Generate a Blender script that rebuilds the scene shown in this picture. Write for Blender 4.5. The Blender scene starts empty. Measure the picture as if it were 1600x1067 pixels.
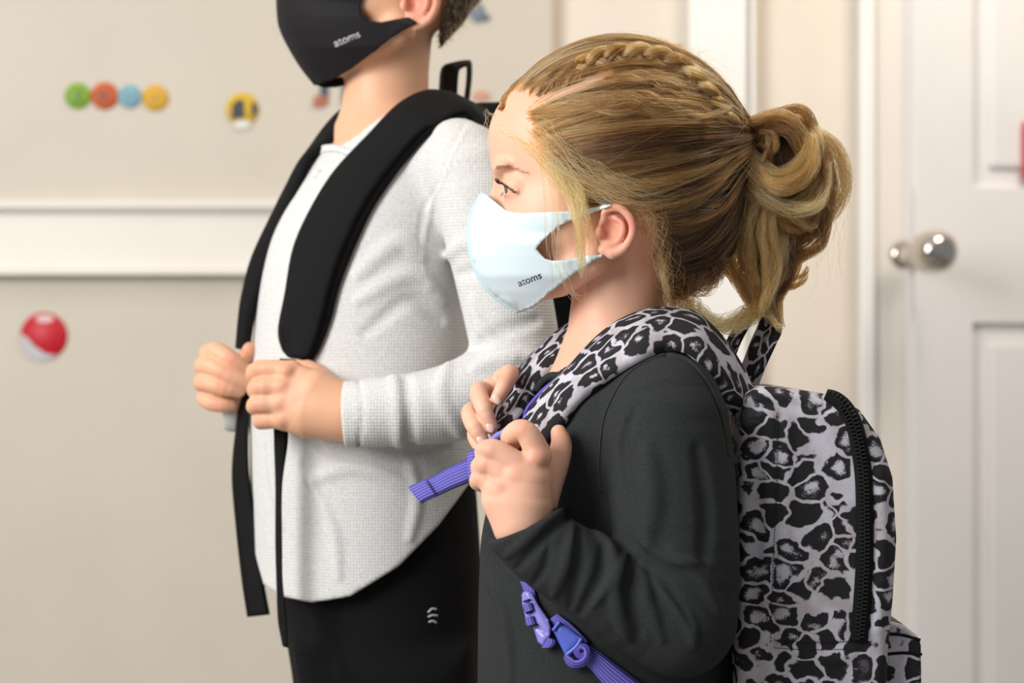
import bpy, bmesh, math, random
import numpy as np
from mathutils import Vector, Matrix
from mathutils.geometry import delaunay_2d_cdt
rng = np.random.default_rng(7)
random.seed(7)
SC = bpy.context.scene
COL = SC.collection

# ---------------------------------------------------------------- camera
FP = 3111.0          # focal length in pixels of the 1600 px wide frame
CZ = 0.90
cd = bpy.data.cameras.new('camera'); cam = bpy.data.objects.new('camera', cd); COL.objects.link(cam)
cam.location = (0, 0, CZ); cam.rotation_euler = (math.pi/2, 0, 0)
cd.sensor_width = 36.0; cd.lens = 36.0*FP/1600.0; cd.clip_start = 0.05
cd.dof.use_dof = True; cd.dof.focus_distance = 1.56; cd.dof.aperture_fstop = 5.0; cd.dof.aperture_blades = 0
SC.camera = cam

# ---------------------------------------------------------------- world, lights, exposure
w = bpy.data.worlds.new('world'); SC.world = w; w.use_nodes = True
bg = w.node_tree.nodes['Background']; bg.inputs[0].default_value = (0.93, 0.96, 1.0, 1); bg.inputs[1].default_value = 0.29
def area(name, loc, target, size, energy, col, sy=None):
    l = bpy.data.lights.new(name, 'AREA'); l.energy = energy; l.color = col; l.size = size
    l.shape = 'RECTANGLE'; l.size_y = sy or size
    o = bpy.data.objects.new(name, l); COL.objects.link(o); o.location = loc
    o.rotation_euler = (Vector(target)-Vector(loc)).to_track_quat('-Z', 'Y').to_euler()
    return o
area('window_light', (-1.75, 0.35, 1.75), (0.1, 1.8, 0.85), 1.3, 72, (1.0, 0.985, 0.968), 1.3)
area('door_fill_light', (0.95, 1.9, 2.35), (0.75, 3.0, 1.2), 0.6, 17, (1.0, 0.86, 0.70))  # added warm fill that brightens the door from above, not a fixture of the room
vs = SC.view_settings
vs.view_transform = 'Standard'; vs.look = 'None'; vs.gamma = 1; vs.exposure = 0.0; vs.use_curve_mapping = False

# ---------------------------------------------------------------- helpers: coordinates
def P(px, py, Y):
    px = np.asarray(px, float); py = np.asarray(py, float); Y = np.asarray(Y, float)+0*px
    return np.stack([(px-800.0)*Y/FP, Y+0*px, CZ-(py-533.5)*Y/FP], -1)
class Frame:
    """maps measured positions of one figure (px, py, depth offset in px) to metres"""
    def __init__(s, Y0, a=1.0, ox=0.0, oy=0.0): s.Y0 = Y0; s.S = Y0/FP; s.a = a; s.ox = ox; s.oy = oy
    def p(s, px, py, dy=0.0):
        return P(np.asarray(px, float)*s.a+s.ox, np.asarray(py, float)*s.a+s.oy, s.Y0+np.asarray(dy, float)*s.S*s.a)
    def r(s, r, dy=0.0): return r*s.a*(s.Y0+dy*s.S*s.a)/FP
GF = Frame(1.60); BF = Frame(1.92)
BHEAD = Frame(1.92, 0.973, -280.0, -346.0)

# ---------------------------------------------------------------- helpers: signed distance modelling
def smin(a, b, k):
    if k <= 0: return np.minimum(a, b)
    h = np.maximum(k-np.abs(a-b), 0)/k
    return np.minimum(a, b)-h*h*k*0.25
class SDF:
    def __init__(s, fr): s.fr = fr; s.ops = []
    def _add(s, mode, k, fn, lo, hi): s.ops.append((mode, k, fn, np.asarray(lo)-k, np.asarray(hi)+k)); return s
    def chain(s, pts, k=6, mode='u', sub=0):
        """round-cone chain; pts (px,py,dy,r)"""
        pts = np.array(pts, float)
        if sub: pts = crv(pts, sub)
        c = s.fr.p(pts[:, 0], pts[:, 1], pts[:, 2]); r = s.fr.r(pts[:, 3], pts[:, 2])
        def fn(X):
            d = None
            for i in range(len(c)-1):
                a, b = c[i], c[i+1]; ab = b-a; L = ab@ab+1e-12
                t = np.clip(((X-a)@ab)/L, 0, 1)
                q = X-a-t[:, None]*ab
                e = np.sqrt(np.einsum('ij,ij->i', q, q))-(r[i]+(r[i+1]-r[i])*t)
                d = e if d is None else np.minimum(d, e)
            return d
        R = r.max(); return s._add(mode, k*s.fr.S*s.fr.a, fn, c.min(0)-R, c.max(0)+R)
    def ell(s, c, rad, k=6, mode='u', rot=0.0, yaw=0.0):
        """ellipsoid; rad (along x, along vertical, along depth) px; rot in image plane, degrees (+ tips the +x side up)"""
        C = s.fr.p(*c); R = np.array([s.fr.r(rad[0], c[2]), s.fr.r(rad[2], c[2]), s.fr.r(rad[1], c[2])])
        M = np.array((Matrix.Rotation(math.radians(yaw), 3, 'Z') @ Matrix.Rotation(-math.radians(rot), 3, 'Y')))
        def fn(X):
            q = (X-C)@M
            k0 = np.sqrt((((q/R)**2).sum(1)))+1e-9; k1 = np.sqrt((((q/(R*R))**2).sum(1)))+1e-9
            return k0*(k0-1)/k1
        B = R.max(); return s._add(mode, k*s.fr.S*s.fr.a, fn, C-B, C+B)
    def stack(s, secs, yaw, k=6, mode='u', cap=20, ex=2.0):
        """vertical body of elliptic sections (px,py,dy,half_lateral,half_front); yaw = how far the front turns to the camera"""
        secs = np.array(secs, float); c = s.fr.p(secs[:, 0], secs[:, 1], secs[:, 2]); S = s.fr.S*s.fr.a
        al = secs[:, 3]*S; af = secs[:, 4]*S
        z = c[:, 2][::-1]; cx = c[:, 0][::-1]; cy = c[:, 1][::-1]; al_ = al[::-1]; af_ = af[::-1]
        zz = np.linspace(z[0], z[-1], 60)
        def sm(v):
            v = np.interp(zz, z, v)
            for _ in range(4): v[1:-1] = (v[:-2]+2*v[1:-1]+v[2:])/4
            return v
        tx, ty, ta, tf = sm(cx), sm(cy), sm(al_), sm(af_)
        L = (math.sin(yaw), -math.cos(yaw)); Fw = (-math.cos(yaw), -math.sin(yaw))
        ck = cap*S
        def fn(X):
            x = X[:, 0]-np.interp(X[:, 2], zz, tx); y = X[:, 1]-np.interp(X[:, 2], zz, ty)
            a = np.interp(X[:, 2], zz, ta); f = np.interp(X[:, 2], zz, tf)
            u = np.abs(x*L[0]+y*L[1])/a; v = np.abs(x*Fw[0]+y*Fw[1])/f
            d = ((u**ex+v**ex)**(1/ex)-1)*np.minimum(a, f)
            e = np.maximum(zz[0]-X[:, 2], X[:, 2]-zz[-1])
            return -smin(-d, -e, ck) if ck > 0 else np.maximum(d, e)
        m = max(al.max(), af.max()); lo = c.min(0)-m; hi = c.max(0)+m; lo[2] = zz[0]; hi[2] = zz[-1]
        return s._add(mode, k*S, fn, lo, hi)
    def prism(s, poly, dy0, dy1, rnd=10, k=6, mode='u', bulge=0, at=None):
        """polygon of the side view extruded through depth, rounded by rnd"""
        S = s.fr.S*s.fr.a; yc = s.fr.Y0+(dy0+dy1)/2*S; hd = abs(dy1-dy0)/2*S; r = rnd*S
        q = P(np.array(poly)[:, 0]*s.fr.a+s.fr.ox, np.array(poly)[:, 1]*s.fr.a+s.fr.oy, yc if at is None else s.fr.Y0+at*S)[:, [0, 2]]
        n = len(q); ctr = q.mean(0); ext = np.abs(q-ctr).max()
        def fn(X):
            p = X[:, [0, 2]]; d2 = np.full(len(p), 1e9); ins = np.zeros(len(p), bool)
            for i in range(n):
                a, b = q[i], q[(i+1) % n]; e = b-a; wv = p-a
                t = np.clip((wv@e)/(e@e+1e-12), 0, 1); v = wv-t[:, None]*e
                d2 = np.minimum(d2, (v*v).sum(1))
                cnd = (a[1] > p[:, 1]) != (b[1] > p[:, 1])
                xx = a[0]+(p[:, 1]-a[1])/(b[1]-a[1]+1e-15)*(b[0]-a[0])
                ins ^= cnd & (p[:, 0] < xx)
            d = np.sqrt(d2)*np.where(ins, -1, 1)+r
            h = hd
            if bulge:
                rr = ((p-ctr)**2).sum(1)/(ext*ext); h = hd+bulge*S*np.maximum(0, 1-rr)
            e = np.abs(X[:, 1]-yc)-h+r
            return np.minimum(np.maximum(d, e), 0)+np.sqrt(np.maximum(d, 0)**2+np.maximum(e, 0)**2)-r
        lo = np.array([q[:, 0].min(), yc-hd-bulge*S, q[:, 1].min()]); hi = np.array([q[:, 0].max(), yc+hd+bulge*S, q[:, 1].max()])
        return s._add(mode, k*S, fn, lo, hi)
    def halfspace(s, pt, nrm, k=3, mode='s'):
        c = s.fr.p(*pt); n = np.array(nrm, float); n /= np.linalg.norm(n)
        return s._add(mode, k*s.fr.S*s.fr.a, lambda X: (X-c)@n*-1.0, c-9, c+9)   # solid on the +n side
    def __call__(s, X, margin=None):
        d = np.full(len(X), 1e2)
        for mode, k, fn, lo, hi in s.ops:
            if margin is None: m = None; v = fn(X)
            else:
                m = ((X > lo-margin) & (X < hi+margin)).all(1)
                if not m.any(): continue
                v = fn(X[m])
            dm = d if m is None else d[m]
            if mode == 'u': r = smin(dm, v, k)
            elif mode == 's': r = -smin(-dm, v, k)
            else: r = -smin(-dm, -v, k)
            if m is None: d = r
            else: d[m] = r
        return d
    def bounds(s):
        L = [(o[3], o[4]) for o in s.ops if o[0] == 'u']
        return np.min([l for l, _ in L], 0), np.max([h for _, h in L], 0)

def nets(F, h, warp=None, newton=True):
    """surface nets on sparse blocks"""
    lo, hi = F.bounds(); lo = lo-2*h; hi = hi+2*h; B = 8
    nb = np.ceil((hi-lo)/(h*B)).astype(int)+1
    bi = np.stack(np.meshgrid(*[np.arange(n) for n in nb], indexing='ij'), -1).reshape(-1, 3)
    cen = lo+(bi+0.5)*h*B
    act = np.abs(F(cen, margin=h*B*3)) < h*B*1.15
    bi = bi[act]
    g = np.arange(B+1); off = np.stack(np.meshgrid(g, g, g, indexing='ij'), -1)
    V = np.empty((len(bi), B+1, B+1, B+1), np.float32)
    for s0 in range(0, len(bi), 400):
        b = bi[s0:s0+400]
        pts = (lo+(b[:, None, None, None, :]*B+off)*h).reshape(-1, 3)
        V[s0:s0+400] = F(pts, margin=h*6).reshape(len(b), B+1, B+1, B+1)
    ins = V < 0
    cnt = np.zeros((len(bi), B, B, B), np.int16); acc = np.zeros((len(bi), B, B, B, 3), np.float32); ne = np.zeros((len(bi), B, B, B), np.float32)
    for dx in (0, 1):
        for dy in (0, 1):
            for dz in (0, 1): cnt += ins[:, dx:B+dx, dy:B+dy, dz:B+dz]
    mixed = (cnt > 0) & (cnt < 8)
    for ax in range(3):
        o = [a for a in range(3) if a != ax]
        for u in (0, 1):
            for v in (0, 1):
                st = [0, 0, 0]; st[o[0]] = u; st[o[1]] = v
                A = V[:, st[0]:st[0]+B, st[1]:st[1]+B, st[2]:st[2]+B]
                e = list(st); e[ax] += 1
                C = V[:, e[0]:e[0]+B, e[1]:e[1]+B, e[2]:e[2]+B]
                x = (A < 0) != (C < 0)
                t = np.where(x, A/np.where(A == C, 1, A-C), 0)
                for a in range(3): acc[..., a] += np.where(x, t if a == ax else st[a], 0)
                ne += x
    q = np.argwhere(mixed); loc = acc[mixed]/ne[mixed][:, None]
    gi = bi[q[:, 0]]*B+q[:, 1:]
    N = (nb*B+4).astype(np.int64)
    key = (gi[:, 0].astype(np.int64)*N[1]+gi[:, 1])*N[2]+gi[:, 2]
    o_ = np.argsort(key); key = key[o_]; verts = lo+(gi[o_]+loc[o_])*h
    faces = []
    for ax in range(3):
        s0 = ins[:, :B, :B, :B]; sl = [slice(0, B)]*3; sl[ax] = slice(1, B+1)
        s1 = ins[:, sl[0], sl[1], sl[2]]
        e = np.argwhere(s0 != s1)
        if not len(e): continue
        sg = s0[e[:, 0], e[:, 1], e[:, 2], e[:, 3]]
        ci = bi[e[:, 0]]*B+e[:, 1:]
        b_, c_ = (ax+1) % 3, (ax+2) % 3
        ids = []
        for (u, v) in ((0, 0), (-1, 0), (-1, -1), (0, -1)):
            c = ci.copy(); c[:, b_] += u; c[:, c_] += v
            kk = (c[:, 0].astype(np.int64)*N[1]+c[:, 1])*N[2]+c[:, 2]
            j = np.searchsorted(key, kk); j = np.minimum(j, len(key)-1)
            ids.append(np.where(key[j] == kk, j, -1))
        f = np.stack(ids, 1); f[~sg] = f[~sg][:, ::-1]
        faces.append(f[(f >= 0).all(1)])
    faces = np.concatenate(faces)
    if newton:
        for _ in range(1):
            e = h*0.5; d = F(verts, margin=h*6)
            gr = np.stack([F(verts+np.eye(3)[a]*e, margin=h*6)-d for a in range(3)], 1)/e
            gn = np.maximum((gr**2).sum(1), 0.3)
            verts = verts-np.clip(d/gn, -h*.7, h*.7)[:, None]*gr
    return verts, faces

def mesh_np(name, verts, faces, smooth=True):
    me = bpy.data.meshes.new(name); verts = np.asarray(verts, np.float32); faces = np.asarray(faces, np.int32)
    k = faces.shape[1]
    me.vertices.add(len(verts)); me.vertices.foreach_set('co', verts.ravel())
    me.loops.add(faces.size); me.loops.foreach_set('vertex_index', faces.ravel())
    me.polygons.add(len(faces)); me.polygons.foreach_set('loop_start', np.arange(0, faces.size, k, dtype=np.int32))
    me.polygons.foreach_set('loop_total', np.full(len(faces), k, np.int32))
    if smooth: me.polygons.foreach_set('use_smooth', np.ones(len(faces), bool))
    me.update(calc_edges=True); me.validate()
    return me
def link(name, me, mat=None, parent=None):
    o = bpy.data.objects.new(name, me); COL.objects.link(o)
    if mat is not None: me.materials.append(mat)
    if parent is not None: o.parent = parent; o.matrix_parent_inverse = parent.matrix_world.inverted()
    return o
def tag(o, label=None, cat=None, group=None, kind=None):
    if label: o['label'] = label
    if cat: o['category'] = cat
    if group: o['group'] = group
    if kind: o['kind'] = kind
    return o
def empty(name, loc, label, cat, group=None):
    o = bpy.data.objects.new(name, None); COL.objects.link(o); o.location = loc; o.empty_display_size = 0.05
    bpy.context.view_layer.update()
    return tag(o, label, cat, group)
def fattr(me, name, vals):
    a = me.attributes.new(name, 'FLOAT', 'POINT'); a.data.foreach_set('value', np.asarray(vals, np.float32))
def sdf_obj(name, F, h, mat, parent=None, tint=None):
    v, f = nets(F, h); me = mesh_np(name, v, f)
    if tint is not None: fattr(me, 'tint', tint(v))
    return link(name, me, mat, parent)

def crv(pts, n):
    """Catmull-Rom resample of rows to n points"""
    p = np.asarray(pts, float)
    if len(p) == 2: t = np.linspace(0, 1, n)[:, None]; return p[0]*(1-t)+p[1]*t
    e = np.vstack([2*p[0]-p[1], p, 2*p[-1]-p[-2]]); m = len(p)-1
    T = np.linspace(0, m-1e-9, n); i = T.astype(int); t = (T-i)[:, None]
    a, b, c, d = e[i], e[i+1], e[i+2], e[i+3]
    return 0.5*(2*b+(c-a)*t+(2*a-5*b+4*c-d)*t*t+(3*b-a-3*c+d)*t**3)
def trace(F, px, py, Y0, Y1, steps=60, fr=None):
    """distance along the view axis at which the figure is met (nan = missed)"""
    px = np.asarray(px, float); py = np.asarray(py, float)
    if fr is not None: px = px*fr.a+fr.ox; py = py*fr.a+fr.oy
    Y = np.full(px.shape, float(Y0))
    for _ in range(steps):
        d = F(P(px, py, Y)); Y = np.minimum(Y+d*0.8, Y1+0.1)
    Y[(Y > Y1) | (np.abs(F(P(px, py, Y))) > 0.002)] = np.nan
    return Y
def fillnan(y):
    y = np.array(y, float); ok = ~np.isnan(y); i = np.arange(len(y))
    return np.interp(i, i[ok], y[ok])

def ribbon(name, A, B, th, mat, parent=None, n=60, dome=0.0, m=7, uvs=1.0, ends=True, lift=0.0):
    """padded band between two edge lines (world points, same count), thickness th"""
    A = crv(A, n); B = crv(B, n); mid = (A+B)/2
    T = np.gradient(mid, axis=0); T /= np.linalg.norm(T, axis=1)[:, None]
    W = B-A; Wl = np.linalg.norm(W, axis=1); Nn = np.cross(T, W); Nn /= np.linalg.norm(Nn, axis=1)[:, None]
    if Nn[:, 1].mean() > 0: Nn = -Nn       # outward = towards the viewer's side
    s = np.linspace(0, 1, m); prof = []
    e = (1-(2*s-1)**4)**0.5*0.5
    top = [(s[i], e[i], dome*(1-(2*s[i]-1)**2)) for i in range(m)]
    bot = [(s[i], -e[i], dome*(1-(2*s[i]-1)**2)) for i in range(m-2, 0, -1)]
    prof = top+bot; K = len(prof)
    V = np.zeros((n, K, 3)); UV = np.zeros((n, K, 2)); L = np.concatenate([[0], np.cumsum(np.linalg.norm(np.diff(mid, axis=0), axis=1))])
    for j, (a, b, c) in enumerate(prof):
        V[:, j] = A+W*a+Nn*(b*th+c*Wl[:, None]*0.5 if False else (b*th+c+lift))
        UV[:, j, 0] = L; UV[:, j, 1] = a*Wl.mean()
    verts = V.reshape(-1, 3); F = []
    for i in range(n-1):
        for j in range(K):
            k = (j+1) % K; F.append((i*K+j, i*K+k, (i+1)*K+k, (i+1)*K+j))
    me = bpy.data.meshes.new(name)
    faces = [tuple(f) for f in F]
    if ends: faces += [tuple(range(K))[::-1], tuple((n-1)*K+j for j in range(K))]
    me.from_pydata(verts.tolist(), [], faces); me.validate()
    ul = me.uv_layers.new(name='UVMap'); uv = UV.reshape(-1, 2)
    li = np.zeros(len(me.loops), np.int32); me.loops.foreach_get('vertex_index', li)
    ul.data.foreach_set('uv', uv[li].astype(np.float32).ravel())
    bm = bmesh.new(); bm.from_mesh(me); bmesh.ops.recalc_face_normals(bm, faces=bm.faces); bm.to_mesh(me); bm.free()
    me.polygons.foreach_set('use_smooth', np.ones(len(me.polygons), bool))
    return link(name, me, mat, parent)
def tube(name, pts, r, mat, parent=None, n=40, m=10, closed=False):
    pts = np.asarray(pts, float); c = crv(pts, n) if n else pts; n = len(c)
    R = np.full(n, r, float) if np.isscalar(r) else np.interp(np.linspace(0, 1, n), np.linspace(0, 1, len(r)), r)
    T = np.gradient(c, axis=0); T /= np.linalg.norm(T, axis=1)[:, None]+1e-12
    up = np.array([0, 0, 1.0]) if abs(T[0][2]) < .9 else np.array([1.0, 0, 0]); V = []
    u = np.cross(T[0], up); u /= np.linalg.norm(u)
    for i in range(n):
        u = u-T[i]*(u@T[i]); u /= np.linalg.norm(u); v = np.cross(T[i], u)
        a = np.linspace(0, 2*math.pi, m, endpoint=False)
        V.append(c[i]+R[i]*(np.cos(a)[:, None]*u+np.sin(a)[:, None]*v))
    F = [(i*m+j, i*m+(j+1) % m, (i+1)*m+(j+1) % m, (i+1)*m+j) for i in range(n-1) for j in range(m)]
    F += [tuple(range(m))[::-1], tuple((n-1)*m+j for j in range(m))]
    me = bpy.data.meshes.new(name); me.from_pydata(np.concatenate(V).tolist(), [], F)
    me.polygons.foreach_set('use_smooth', np.ones(len(me.polygons), bool))
    return link(name, me, mat, parent)
def box(name, x0, x1, y0, y1, z0, z1, mat, parent=None, bev=0.0, seg=2):
    bm = bmesh.new(); bmesh.ops.create_cube(bm, size=1)
    for v in bm.verts:
        v.co = Vector(((x0+x1)/2+v.co.x*(x1-x0), (y0+y1)/2+v.co.y*(y1-y0), (z0+z1)/2+v.co.z*(z1-z0)))
    if bev: bmesh.ops.bevel(bm, geom=bm.edges[:], offset=bev, segments=seg, profile=0.5, affect='EDGES')
    me = bpy.data.meshes.new(name); bm.to_mesh(me); bm.free(); return link(name, me, mat, parent)
def lathe(name, prof, mat, parent=None, m=48, M=None):
    """prof: (radius, height) along +Z, closed by fans"""
    V = []; F = []; n = len(prof)
    for r, z in prof:
        for j in range(m): a = 2*math.pi*j/m; V.append(Vector((r*math.cos(a), r*math.sin(a), z)))
    if M is not None: V = [M @ v for v in V]
    for i in range(n-1):
        for j in range(m): F.append((i*m+j, i*m+(j+1) % m, (i+1)*m+(j+1) % m, (i+1)*m+j))
    F += [tuple(range(m))[::-1], tuple((n-1)*m+j for j in range(m))]
    me = bpy.data.meshes.new(name); me.from_pydata([tuple(v) for v in V], [], F)
    me.polygons.foreach_set('use_smooth', np.ones(len(me.polygons), bool))
    return link(name, me, mat, parent)
def sheet(poly, step=5.0, holes=()):
    """fine triangulation of an outline in the side view; returns (n,2) points and triangles"""
    poly = np.array(poly, float)
    def dens(q):
        out = []
        for i in range(len(q)):
            a, b = q[i], q[(i+1) % len(q)]; k = max(1, int(np.linalg.norm(b-a)/step))
            for j in range(k): out.append(a+(b-a)*j/k)
        return out
    b = dens(poly); nb = len(b); lo = poly.min(0); hi = poly.max(0)
    inner = []
    B = np.array(b)
    for j, y in enumerate(np.arange(lo[1], hi[1], step*0.87)):
        for x in np.arange(lo[0]+(j % 2)*step/2, hi[0], step):
            c = False
            for i in range(len(poly)):
                p, q = poly[i], poly[(i+1) % len(poly)]
                if (p[1] > y) != (q[1] > y) and x < p[0]+(y-p[1])/(q[1]-p[1])*(q[0]-p[0]): c = not c
            if c and ((B-[x, y])**2).sum(1).min() > (step*.45)**2: inner.append((x, y))
    pts = [Vector(tuple(p)) for p in b]+[Vector(p) for p in inner]
    vo, _, fo, *_ = delaunay_2d_cdt(pts, [(i, (i+1) % nb) for i in range(nb)], [], 1, 1e-5)
    return np.array([tuple(v) for v in vo]), [tuple(f) for f in fo]
def solid(o, th, off=1.0):
    m = o.modifiers.new('thickness', 'SOLIDIFY'); m.thickness = th; m.offset = off; return o
# ---------------------------------------------------------------- materials
def M(name, col, rough=0.6, **kw):
    m = bpy.data.materials.new(name); m.use_nodes = True; b = m.node_tree.nodes['Principled BSDF']
    b.inputs['Base Color'].default_value = (*col, 1); b.inputs['Roughness'].default_value = rough
    for k, v in kw.items(): b.inputs[k.replace('_', ' ')].default_value = v
    m.diffuse_color = (*col, 1)
    return m
class N:
    def __init__(s, m): s.t = m.node_tree; s.n = s.t.nodes; s.b = s.n['Principled BSDF']
    def a(s, typ, **kw):
        x = s.n.new(typ)
        for k, v in kw.items():
            if k.startswith('i_'):
                key = k[2:]; key = int(key) if key.isdigit() else key.replace('_', ' ')
                if hasattr(v, 'is_output') or isinstance(v, bpy.types.NodeSocket): s.t.links.new(v, x.inputs[key])
                else: x.inputs[key].default_value = v
            else: setattr(x, k, v)
        return x
    def l(s, a, b): s.t.links.new(a, b)
    def co(s, kind='Object'): return s.a('ShaderNodeTexCoord').outputs[kind]
    def noise(s, scale, detail=3, rough=.5, vec=None, dist=0):
        x = s.a('ShaderNodeTexNoise'); x.inputs['Scale'].default_value = scale; x.inputs['Detail'].default_value = detail
        x.inputs['Roughness'].default_value = rough; x.inputs['Distortion'].default_value = dist
        s.l(vec or s.co(), x.inputs['Vector']); return x.outputs['Fac']
    def math(s, op, a, b=0.0, c=None, clamp=False):
        x = s.a('ShaderNodeMath', operation=op); x.use_clamp = clamp
        for i, v in enumerate((a, b, c)):
            if v is None: continue
            if isinstance(v, bpy.types.NodeSocket): s.l(v, x.inputs[i])
            else: x.inputs[i].default_value = v
        return x.outputs[0]
    def step(s, v, a, b):
        x = s.a('ShaderNodeMapRange', interpolation_type='SMOOTHSTEP'); s.l(v, x.inputs[0])
        x.inputs[1].default_value = a; x.inputs[2].default_value = b; return x.outputs[0]
    def mix(s, f, a, b, blend='MIX'):
        x = s.a('ShaderNodeMix', data_type='RGBA', blend_type=blend)
        for sock, v in ((x.inputs[0], f), (x.inputs[6], a), (x.inputs[7], b)):
            if isinstance(v, bpy.types.NodeSocket): s.l(v, sock)
            else: sock.default_value = v if isinstance(v, float) else (*v, 1)
        return x.outputs[2]
    def bump(s, h, strength=.3, dist=.001):
        x = s.a('ShaderNodeBump'); x.inputs['Strength'].default_value = strength; x.inputs['Distance'].default_value = dist
        s.l(h, x.inputs['Height']); s.l(x.outputs[0], s.b.inputs['Normal']); return x
    def mapping(s, vec, scale=(1, 1, 1), rot=(0, 0, 0)):
        x = s.a('ShaderNodeMapping'); x.inputs['Scale'].default_value = scale; x.inputs['Rotation'].default_value = rot
        s.l(vec, x.inputs[0]); return x.outputs[0]

def skin_mat(name, base, red):
    m = M(name, base, 0.48); n = N(m)
    at = n.a('ShaderNodeAttribute', attribute_name='tint').outputs['Fac']
    blotch = n.noise(45, 3)
    c = n.mix(n.math('MULTIPLY', n.step(blotch, .35, .75), 0.35), base, tuple(np.array(base)*np.array([1, .84, .78])))
    c = n.mix(n.math('MULTIPLY', at, 1.0, clamp=True), c, red)
    n.l(c, n.b.inputs['Base Color'])
    n.b.inputs['Subsurface Weight'].default_value = 0.25; n.b.inputs['Subsurface Radius'].default_value = (1.0, .35, .2)
    n.b.inputs['Subsurface Scale'].default_value = 0.006; n.b.inputs['Specular IOR Level'].default_value = 0.35
    n.bump(n.noise(900, 2), 0.12, 0.0004)
    return m
SKIN = skin_mat('skin_fair', (0.80, 0.475, 0.335), (0.72, 0.27, 0.19))
SKINB = skin_mat('skin_fair_warm', (0.76, 0.435, 0.275), (0.72, 0.27, 0.19))

def cloth_mat(name, base, alt, rough=.9, ns=900, bump=.25, ribs=0):
    m = M(name, base, rough, Specular_IOR_Level=.5 if base[0] > .2 else .16); n = N(m)
    f = n.noise(ns, 4, .7); g = n.noise(60, 3)
    c = n.mix(n.step(f, .3, .7), base, alt); c = n.mix(n.math('MULTIPLY', g, .25), c, alt)
    n.l(c, n.b.inputs['Base Color']); n.b.inputs['Sheen Weight'].default_value = .06 if base[0] > .2 else 0.0
    h = f
    if ribs:
        w = n.a('ShaderNodeTexWave', wave_type='BANDS', bands_direction='Z'); w.inputs['Scale'].default_value = ribs
        w.inputs['Distortion'].default_value = .6; w.inputs['Detail Scale'].default_value = 2
        n.l(n.co(), w.inputs[0]); w2 = n.a('ShaderNodeTexWave', wave_type='BANDS', bands_direction='X'); w2.inputs['Scale'].default_value = ribs
        n.l(n.co(), w2.inputs[0])
        h = n.math('ADD', n.math('MULTIPLY', w.outputs[1], .6), n.math('ADD', n.math('MULTIPLY', f, .6), n.math('MULTIPLY', w2.outputs[1], .4)))
    n.bump(h, bump, .0012)
    return m
CHAR = cloth_mat('charcoal_jersey', (0.018, 0.0198, 0.0205), (0.034, 0.037, 0.038))
OAT = cloth_mat('oatmeal_waffle_knit', (0.745, 0.745, 0.73), (0.56, 0.56, 0.545), ns=500, bump=.4, ribs=110)
BLACKC = cloth_mat('black_trouser_cloth', (0.0035, 0.0035, 0.004), (0.006, 0.006, 0.0065), ns=700)
BLACKB = cloth_mat('black_bag_canvas', (0.0045, 0.0045, 0.005), (0.009, 0.009, 0.0095), rough=.8, ns=1400, bump=.4)
def webbing(name, a, b, rough=.55, scale=900):
    m = M(name, a, rough, Specular_IOR_Level=.5 if a[2] > .1 else .15); n = N(m)
    uv = n.co('UV'); x = n.a('ShaderNodeSeparateXYZ'); n.l(uv, x.inputs[0])
    s = n.math('SINE', n.math('MULTIPLY', x.outputs[1], scale)); t = n.math('SINE', n.math('MULTIPLY', x.outputs[0], scale*2.4))
    h = n.math('ADD', n.math('MULTIPLY', s, .5), n.math('MULTIPLY', t, .3))
    n.l(n.mix(n.step(s, -.8, .6), b, a), n.b.inputs['Base Color']); n.bump(h, .6, .0006); return m
PURP = webbing('purple_webbing', (0.17, 0.16, 0.62), (0.07, 0.055, 0.33), scale=2.6e3)
BLKW = webbing('black_webbing', (0.006, 0.006, 0.0065), (0.003, 0.003, 0.0035), scale=3e3)
PLAST = M('lilac_plastic', (0.27, 0.25, 0.70), .28)
PLASTB = M('blue_plastic', (0.085, 0.13, 0.55), .35)
PIPE = M('purple_piping', (0.09, 0.065, 0.42), .5)

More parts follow.
